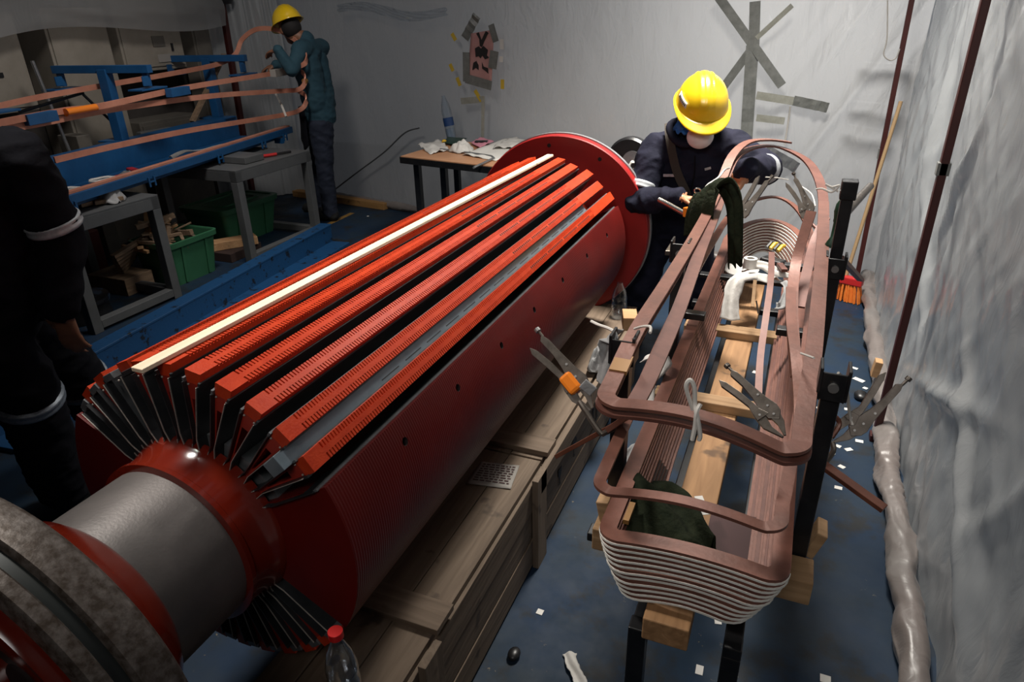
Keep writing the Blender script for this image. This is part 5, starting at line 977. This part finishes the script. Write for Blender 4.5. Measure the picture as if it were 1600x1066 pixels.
# ---------------------------------------------------------------- people
def figure(root, name, caps, mats_, vox=.0075, smooth_it=6, wr=.004, seed=0, skinlike=()):
    """one continuous body grown from tapered limbs; every face takes the material of the nearest limb"""
    mb = MB(); prim = []
    for c_ in caps:
        if c_[0] == 'c':
            _, a, b, r0, r1, mi = c_; a, b = Vector(a), Vector(b); d = b - a; L_ = d.length; n_ = 5
            pr = [(r0 * math.cos(R_(t)), r0 * math.sin(R_(t))) for t in range(-90, 0, 18)] + [(r0 + (r1 - r0) * k / n_, L_ * k / n_) for k in range(n_ + 1)] + [(r1 * math.cos(R_(t)), L_ + r1 * math.sin(R_(t))) for t in range(18, 91, 18)]
            pr[0] = (.0004, pr[0][1]); pr[-1] = (.0004, pr[-1][1]); mb.lathe(pr, a, d, 20); prim.append((a, b, r0, r1, mi))
        else:
            _, c0_, r, rot, mi = c_; mb.ell(c0_, r, rot, 24, 16, -.999); prim.append((Vector(c0_), Vector(c0_) + Vector((0, 0, .001)), sum(r) / 3, sum(r) / 3, mi))
    me = bpy.data.meshes.new('t'); me.from_pydata(mb.v, [], mb.f); o = bpy.data.objects.new('t', me); C.objects.link(o)
    md = o.modifiers.new('r', 'REMESH'); md.mode = 'VOXEL'; md.voxel_size = vox; md.use_smooth_shade = True
    m2_ = o.modifiers.new('s', 'SMOOTH'); m2_.iterations = smooth_it; m2_.factor = .5
    bpy.context.view_layer.update(); dg = bpy.context.evaluated_depsgraph_get(); nm = bpy.data.meshes.new_from_object(o.evaluated_get(dg)); bpy.data.objects.remove(o)
    base = W[root]
    for q in mats_: nm.materials.append(M[q])
    def nearest(p):
        best = 9; bi = 0
        for a, b, r0, r1, mi in prim:
            ab = b - a; t = max(0, min(1, (p - a).dot(ab) / max(ab.length_squared, 1e-9))); dd = (p - a - ab * t).length - (r0 + (r1 - r0) * t)
            if dd < best: best = dd; bi = mi
        return bi
    idx = [nearest(f.center) for f in nm.polygons]; vm = [0] * len(nm.vertices)
    for f, i in zip(nm.polygons, idx):
        for v in f.vertices: vm[v] = i
    vn = [v.normal.copy() for v in nm.vertices]
    for v, n_ in zip(nm.vertices, vn):
        if vm[v.index] not in skinlike:
            p = v.co; k = sharp(ns(p.x * 7 + seed, p.y * 7, p.z * 12 + p.x * 6)) * 1.3 + .6 * sharp(ns(p.x * 15, p.y * 15 + seed, p.z * 24 - p.x * 9)); v.co = p + n_ * (k ** 1.5 - 1.1) * wr * 2
    for v in nm.vertices: v.co = v.co - base
    nm.polygons.foreach_set('material_index', idx); nm.polygons.foreach_set('use_smooth', [True] * len(nm.polygons)); nm.update()
    o = bpy.data.objects.new(name, nm); C.objects.link(o); o.parent = root; W[o] = base; return o
def frame(F, U):
    F = Vector(F).normalized(); U = Vector(U); U = (U - F * U.dot(F)).normalized(); S = F.cross(U); return Matrix((S, F, U)).transposed()   # x = right side, y = forward, z = up
def helmet(root, c_, F, U, s_=1.0, sticker=True):
    r_ = frame(F, U); c_ = Vector(c_); T = lambda x, y, z: c_ + r_ @ Vector((x * s_, y * s_, z * s_))
    def shell(u, v):
        th = u * 2 * math.pi; ph = v * math.pi / 2; x, y, z = .112 * math.cos(ph) * math.sin(th), .142 * math.cos(ph) * math.cos(th), .128 * math.sin(ph)
        k = .005 * (1 if abs(x) < .030 else math.exp(-((abs(x) - .030) / .006) ** 2)) - .004 * math.exp(-((abs(x) - .018) / .005) ** 2)
        k *= min(1, max(0, (z - .03) / .04)); n_ = Vector((x / .0125, y / .02, z / .0164)).normalized(); f = 1 + .05 * math.exp(-(z / .012) ** 2)
        return T(x * f + n_.x * k, y * f + n_.y * k, z + n_.z * k)
    h = MB().grid(shell, 64, 22).obj('hard_hat', 'yellow', root, smooth=2, solid=.003)
    def brim(u, v):
        th = u * 2 * math.pi; c = math.cos(th); e = .010 + .048 * max(0, c) ** 2.2; x = .117 * math.sin(th); y = .148 * c; d = Vector((x, y, 0)).normalized() * e * v
        return T(x + d.x, y + d.y, .002 - .022 * v * max(0, c) ** 1.5 - .004 * v)
    MB().grid(brim, 64, 5).obj('brim', 'yellow', h, smooth=2, solid=.004)
    return h, T
def hand(wrist, d, palm_n, curl=.5, side=1, scale=1.0, mi=1, thumb=True, spread=.10):
    """capsules for a hand: palm and five bent fingers"""
    w_ = Vector(wrist); d = Vector(d).normalized(); n_ = Vector(palm_n); n_ = (n_ - d * n_.dot(d)).normalized(); s_ = d.cross(n_) * side; k = scale; out = []
    for j, o_ in enumerate((-.027, -.009, .009, .027)):
        kn = w_ + d * (.082 - .006 * abs(j - 1.3)) * k + s_ * o_ * k; out.append(('c', w_ + s_ * o_ * .6 * k + d * .008 * k, kn, .0145 * k, .0115 * k, mi))
        ln = (.040, .045, .042, .033)[j] * k; p = kn; dd = (d + s_ * spread * (j - 1.5)).normalized()
        for q_ in range(3):
            dd = (dd * math.cos(curl * (.7 + .35 * q_)) + n_ * math.sin(curl * (.7 + .35 * q_))).normalized(); e = p + dd * ln * (1, .66, .52)[q_]; out.append(('c', p, e, (.0102, .0092, .0084)[q_] * k, (.0094, .0085, .0072)[q_] * k, mi)); p = e
    if thumb:
        a = w_ + d * .022 * k - s_ * .024 * k; b = a + (d * .6 - s_ * .75 + n_ * .35).normalized() * .042 * k; c = b + (d * .9 - s_ * .15 + n_ * .5).normalized() * .032 * k; e = c + (d * .9 + s_ * .1 + n_ * .6).normalized() * .024 * k
        out += [('c', a, b, .014 * k, .0115 * k, mi), ('c', b, c, .0108 * k, .0098 * k, mi), ('c', c, e, .0095 * k, .008 * k, mi)]
    return out
def band(root, a, b, r, w_, mt, nm='reflective_band', t=.5, el=(1, 1)):
    a, b = Vector(a), Vector(b); c_ = a.lerp(b, t); d = (b - a).normalized()
    mb = MB(); rr_ = [(r * (1 + .03 * math.sin(i * 2.2)), -w_ / 2 + w_ * i / 5) for i in range(6)]
    return mb.lathe(rr_, c_, d, 28).obj(nm, mt, root, smooth=2)
# --- worker in the middle
wk = thing('person', (-.50, 3.30, 0), 'man in navy overalls, yellow hard hat and white mask bending over the copper coil', 'person')
HF, HU = Vector((.26, -.84, -.44)), Vector((.16, -.40, .88))
head_c = Vector((-0.424, 3.100, 1.253)) 
r_h = frame(HF, HU)
hd = lambda x, y, z: head_c + r_h @ Vector((x, y, z))
neck = Vector((-.455, 3.16, 1.17)); rsh, lsh = Vector((-.615, 3.17, 1.075)), Vector((-.285, 3.19, 1.10))
relb = Vector((-.655, 3.04, .865)); rwr = Vector((-0.459, 2.900, 0.934)); lelb = Vector((-.125, 3.10, 1.035)); lwr = Vector((-0.194, 2.880, 1.068))
chest = Vector((-.455, 3.22, 1.02)); belly = Vector((-.50, 3.32, .80)); hips = Vector((-.53, 3.40, .68))
caps = [('e', hd(0, -.008, .03), (.077, .096, .108), r_h, 1), ('c', hd(0, .02, -.04), hd(0, .045, -.062), .058, .040, 1), ('c', hd(0, .085, -.012), hd(0, .104, -.030), .010, .014, 1),
        ('e', hd(.077, -.005, -.005), (.010, .020, .032), r_h, 1), ('e', hd(-.077, -.005, -.005), (.010, .020, .032), r_h, 1), ('c', hd(0, -.03, -.05), neck, .052, .058, 1),
        ('c', neck, chest, .075, .13, 0), ('c', rsh + Vector((.06, .01, 0)), lsh - Vector((.06, -.01, 0)), .088, .088, 0), ('c', chest, belly, .145, .150, 0), ('c', chest + Vector((-.07, 0, 0)), belly + Vector((-.05, 0, 0)), .12, .13, 0), ('c', chest + Vector((.07, 0, 0)), belly + Vector((.05, 0, 0)), .12, .13, 0), ('c', belly, hips, .150, .150, 0),
        ('c', rsh, relb, .074, .056, 0), ('c', relb, rwr, .056, .038, 0), ('c', lsh, lelb, .074, .058, 0), ('c', lelb, lwr, .056, .042, 0),
        ('c', neck + Vector((-.01, -.01, -.02)), neck + Vector((.01, .03, .02)), .072, .066, 0)]
for sx, kx, fx in ((-.09, (-.66, 3.26, .38), (-.70, 3.36, .07)), (.08, (-.38, 3.30, .38), (-.36, 3.42, .07))):
    hp_ = hips + Vector((sx, 0, -.02)); caps += [('c', hp_, kx, .105, .072, 0), ('c', kx, fx, .070, .060, 0), ('c', (fx[0], fx[1] + .03, .045), (fx[0] + .02, fx[1] - .15, .038), .045, .036, 2)]
caps += hand(rwr + Vector((.012, 0, .0)), (1, -.12, .02), (.1, -.3, -1), .55, 1, .92)
caps += hand(lwr, (-.42, -.30, -.85), (-.5, -.4, .3), .5, -1, 1.0)
body = figure(wk, 'body', caps, ['navy', 'skin', 'boot'], .0072, 3, .0045, 3, skinlike=(1,))
for a, b, r_, t_ in ((relb, rsh, .071, .28),): band(wk, a, b, r_, .032, 'refl', t=t_)
band(wk, lelb, lwr, .062, .022, 'refl', t=.12)
for a, b, r_ in ((relb, rwr, .0405), (lelb, lwr, .0445)): band(wk, a, b, r_, .012, 'navy', 'cuff', t=.97)
hh, HT = helmet(wk, hd(0, -.005, .042), HF, HU, .93)
stk = MB(); 
def onshell(th, z, k=1.02): 
    ph = math.asin(z / .128); return HT(.112 * math.cos(ph) * math.sin(th) * k, .142 * math.cos(ph) * math.cos(th) * k, z * k)
stk.grid(lambda u, v: onshell(.85 + .62 * u, .030 + .022 * v + .012 * u, 1.062), 10, 3); stk.obj('sticker', 'white', hh, smooth=2, solid=.001)
mb = MB(); 
for i in range(7): 
    u = .92 + .07 * i; z_ = .036 + .0016 * i; mb.add([onshell(u, z_, 1.075), onshell(u + .045, z_, 1.075), onshell(u + .045, z_ + .009, 1.075), onshell(u, z_ + .009, 1.075)], [(0, 1, 2, 3)])
mb.obj('sticker_print', 'ink', hh)
MB().ell(hd(0, .098, -.048), (.056, .050, .052), r_h, 24, 12, -.99).obj('face_mask', 'mask', wk, smooth=2)
MB().tube(smoothpath([hd(-.045, .085, -.05), hd(-.078, .04, -.05), hd(-.088, -.02, -.03), hd(-.07, -.07, .0)], 6), .0022, 6).obj('mask_strap', 'white', wk, smooth=1)
MB().tube(smoothpath([hd(.045, .085, -.05), hd(.078, .04, -.05), hd(.088, -.02, -.03)], 6), .0022, 6).obj('mask_strap', 'white', wk, smooth=1)
for sx in (-1, 1): MB().ell(hd(sx * .030, .086, .010), (.011, .006, .006), r_h, 12, 8, -.99).obj('eye', 'eye', wk, smooth=2)
MB().grid(lambda u, v: hd(-.098 * math.cos((u - .5) * 2.6) * (1 + .05 * math.sin(v * 9 + u * 7)), -.10 * math.sin((u) * 1.5) - .02 - .03 * v, .02 - .16 * v + .008 * math.sin(u * 22 + v * 3)), 24, 14).obj('neck_scarf', 'scarf', wk, smooth=2, solid=.004)
def scf(u, v):
    p = Vector((-0.473, 3.060, 1.272)).lerp(Vector((-0.537, 3.100, 1.178)), v); q = Vector((-0.437, 3.000, 1.214)).lerp(Vector((-0.456, 3.040, 1.177)), v); e = p.lerp(q, u)
    return (e.x, e.y - .035 * math.sin(u * 3.1) + .008 * math.sin(v * 14 + u * 5), e.z + .006 * math.sin(u * 16 + v * 4))
MB().grid(scf, 20, 16).obj('neck_scarf', 'scarf', wk, smooth=2, solid=.004)
MB().tube(smoothpath([hd(-.07, -.06, -.06), neck + Vector((-.085, -.03, .035)), neck + Vector((-.07, -.085, -.02)), neck + Vector((0, -.10, -.04)), neck + Vector((.08, -.05, .02))], 6), .016, 10).obj('collar', 'navy', wk, smooth=1)
sp = smoothpath([neck + Vector((-.105, -.02, .03)), neck + Vector((-.085, -.085, -.02)), chest + Vector((-.045, -.155, -.0)), chest + Vector((.01, -.165, -.10)), belly + Vector((.06, -.165, .05)), belly + Vector((.11, -.14, -.05))], 6)
MB().strip(sp, .036, .006, up=(0, -1, .3)).obj('cross_strap', 'strap', wk, smooth=1)
MB().tube(smoothpath([chest + Vector((.03, -.150, .06)), chest + Vector((.035, -.158, -.04)), belly + Vector((.04, -.158, .02))], 5), .0035, 6).obj('zip', 'navyd', wk, smooth=1)
MB().beam(chest + Vector((-.10, -.142, -.035)), chest + Vector((-.045, -.150, -.030)), .004, .012).obj('pocket_tag', 'refl', wk); MB().beam(chest + Vector((.075, -.135, .0)), chest + Vector((.10, -.13, .008)), .004, .010).obj('pocket_tag', 'refl', wk)
# small ring spanner he holds
rg = Vector((-0.372, 2.860, 0.979)); tag(MB().tube([(rg.x + .013 * math.cos(a * .524), rg.y, rg.z + .010 * math.sin(a * .524)) for a in range(12)], .0035, 6, closed=True).obj('ring_spanner', 'chrome', smooth=1), 'small chrome ring spanner held in the bending worker\'s right hand', 'spanner')
# --- man in teal at the back left
p2 = thing('person', (-3.9, 4.95, 0), 'man in teal long-sleeved shirt, dark trousers and yellow hard hat working at the blue jig', 'person')
PH = Vector((-3.956, 4.900, 1.594)) + Vector((0, 0, -.02)); F2, U2 = Vector((-.75, .45, -.25)), Vector((-.10, -.1, 1)); r2 = frame(F2, U2); h2 = lambda x, y, z: PH + r2 @ Vector((x, y, z))
nk = Vector((-3.84, 4.93, 1.49)); s1, s2 = Vector((-3.80, 4.80, 1.42)), Vector((-3.86, 5.14, 1.42)); e1 = Vector((-3.80, 4.66, 1.28)); w1 = Vector((-3.874, 4.620, 1.428)); e2 = Vector((-4.05, 5.1, 1.25)); w2 = Vector((-4.15, 4.9, 1.3)); hp2 = Vector((-3.80, 4.95, .93))
caps = [('e', h2(0, -.008, .03), (.077, .096, .110), r2, 1), ('c', h2(0, .02, -.04), h2(0, .05, -.068), .058, .040, 1), ('c', h2(0, .09, -.01), h2(0, .108, -.03), .010, .014, 1), ('e', h2(.077, -.005, -.005), (.010, .020, .032), r2, 1), ('e', h2(-.077, -.005, -.005), (.010, .020, .032), r2, 1),
        ('c', h2(0, -.03, -.05), nk, .052, .058, 1), ('c', nk, nk - Vector((0, 0, .10)), .065, .10, 0), ('c', s1, s2, .070, .070, 0), ('c', (-3.83, 4.89, 1.32), (-3.81, 4.91, 1.0), .108, .105, 0), ('c', (-3.86, 5.03, 1.32), (-3.83, 5.03, 1.0), .108, .105, 0), ('c', (-3.81, 4.96, 1.02), hp2 - Vector((.01, 0, .03)), .118, .125, 0),
        ('c', s1, e1, .062, .048, 0), ('c', e1, w1, .047, .036, 0), ('c', s2, e2, .070, .055, 0), ('c', e2, w2, .053, .038, 0)]
for (kx, fx) in (((-3.80, 4.90, .48), (-3.82, 4.92, .08)), ((-3.98, 5.08, .48), (-4.10, 5.12, .08))):
    caps += [('c', (kx[0] * .5 - 1.90, kx[1] * .5 + 2.475, .84), kx, .105, .070, 2), ('c', kx, fx, .070, .062, 2), ('c', (fx[0] + .03, fx[1], .05), (fx[0] - .13, fx[1] - .02, .04), .045, .038, 3)]
caps += hand(w1, (-.9, .15, -.1), (0, .2, -1), .45, 1, 1.0); caps += hand(w2, (-.9, -.3, -.2), (0, .2, -1), .45, -1, 1.0)
figure(p2, 'body', caps, ['teal', 'skind', 'jeans', 'boot'], .009, 3, .003, 13, skinlike=(1,))
helmet(p2, h2(0, 0, .045), F2, U2, 1.0)
MB().ell(h2(0, -.035, .0), (.080, .085, .085), r2, 20, 12, -.95).obj('hair', 'hair', p2, smooth=2)
for sx in (-1, 1): MB().ell(h2(sx * .030, .088, .012), (.011, .006, .006), r2, 12, 8, -.99).obj('eye', 'eye', p2, smooth=2)
def pouch(u, v):
    a = u * 3.6 - .2; r_ = .135 + .02 * math.sin(u * 17) * v + .02 * v; return (-3.83 - r_ * math.sin(a * .8 + .2), 4.93 + .15 * math.cos(a * .8 + .2) * -1, .98 - (.30 + .05 * math.sin(u * 9)) * v)
MB().grid(pouch, 28, 14).obj('waist_apron', 'navyd', p2, smooth=2, solid=.005)
# --- man in dark overalls at the left edge
p3 = thing('person', (-2.35, 1.3, 0), 'man in dark overalls with silver elbow and knee bands at the left edge', 'person')
wr3 = Vector((-2.020, 1.244, 0.849)); el3 = Vector((-1.980, 1.289, 1.083)); sh3 = Vector((-1.980, 1.232, 1.316)); 
nk3 = Vector((-2.12, 1.02, 1.52)); c3 = Vector((-2.12, 1.02, 1.28)); b3 = Vector((-2.17, 1.10, 1.05)); h3 = Vector((-2.22, 1.14, .90)); sh4 = Vector((-2.28, .82, 1.40))
caps = [('e', nk3 + Vector((-.04, 0, .16)), (.078, .096, .11), Matrix.Identity(3), 1), ('c', nk3 + Vector((-.04, .09, .145)), nk3 + Vector((-.035, .11, .125)), .010, .014, 1), ('c', nk3 + Vector((-.02, 0, .1)), nk3, .052, .058, 1), ('c', nk3, c3, .075, .14, 0), ('c', sh3 + Vector((-.03, 0, -.02)), sh4, .085, .085, 0), ('c', c3, b3, .165, .165, 0), ('c', c3 + Vector((.02, .06, 0)), b3 + Vector((.0, .06, 0)), .14, .15, 0), ('c', b3, h3, .165, .165, 0),
        ('c', sh3, el3, .080, .062, 0), ('c', el3, wr3 + Vector((0, 0, .03)), .062, .050, 0), ('c', sh4, (-2.40, .70, 1.12), .08, .06, 0), ('c', (-2.40, .70, 1.12), (-2.45, .85, .90), .058, .042, 0)]
k1, f1 = Vector((-2.200, 1.164, 0.597)), Vector((-2.360, 1.248, 0.069)); k2, f2 = Vector((-2.400, 1.454, 0.459)), Vector((-2.620, 1.635, -0.043))
f1.z = .10; f2.z = .1
caps += [('c', h3 + Vector((.02, -.05, -.03)), k1, .125, .092, 0), ('c', k1, f1, .090, .082, 0), ('c', (f1[0], f1[1], .05), (f1[0] + .02, f1[1] + .16, .04), .052, .042, 2),
         ('c', h3 + Vector((-.05, .08, -.03)), k2, .125, .088, 0), ('c', k2, f2, .088, .080, 0), ('c', (f2[0], f2[1], .05), (f2[0] + .02, f2[1] + .16, .04), .052, .042, 2)]
caps += hand(wr3 + Vector((0, 0, .005)), (-.10, .05, -1), (-.3, .8, 0), .28, 1, 1.02) + hand((-2.45, .86, .89), (0, .2, -1), (-.3, .8, 0), .3, -1, 1)
figure(p3, 'body', caps, ['navyd', 'skind', 'boot'], .009, 3, .004, 23, skinlike=(1,))
band(p3, sh3, el3, .0755, .030, 'refl', t=.82); band(p3, k1, f1, .102, .036, 'reflb', 'knee_band', t=.10); band(p3, k2, f2, .101, .036, 'reflb', 'knee_band', t=.10)

hc3 = nk3 + Vector((-.04, .01, .16)); F3, U3 = Vector((.1, 1, -.25)), Vector((0, .2, 1)); r3 = frame(F3, U3)
MB().ell(hc3 + r3 @ Vector((0, -.03, 0)), (.082, .085, .09), r3, 20, 12, -.95).obj('hair', 'hair', p3, smooth=2)
helmet(p3, hc3 + Vector((0, 0, .03)), F3, U3, 1.0)
for sx in (-1, 1): MB().ell(hc3 + r3 @ Vector((sx * .030, .088, .0)), (.011, .006, .006), r3, 12, 8, -.99).obj('eye', 'eye', p3, smooth=2)
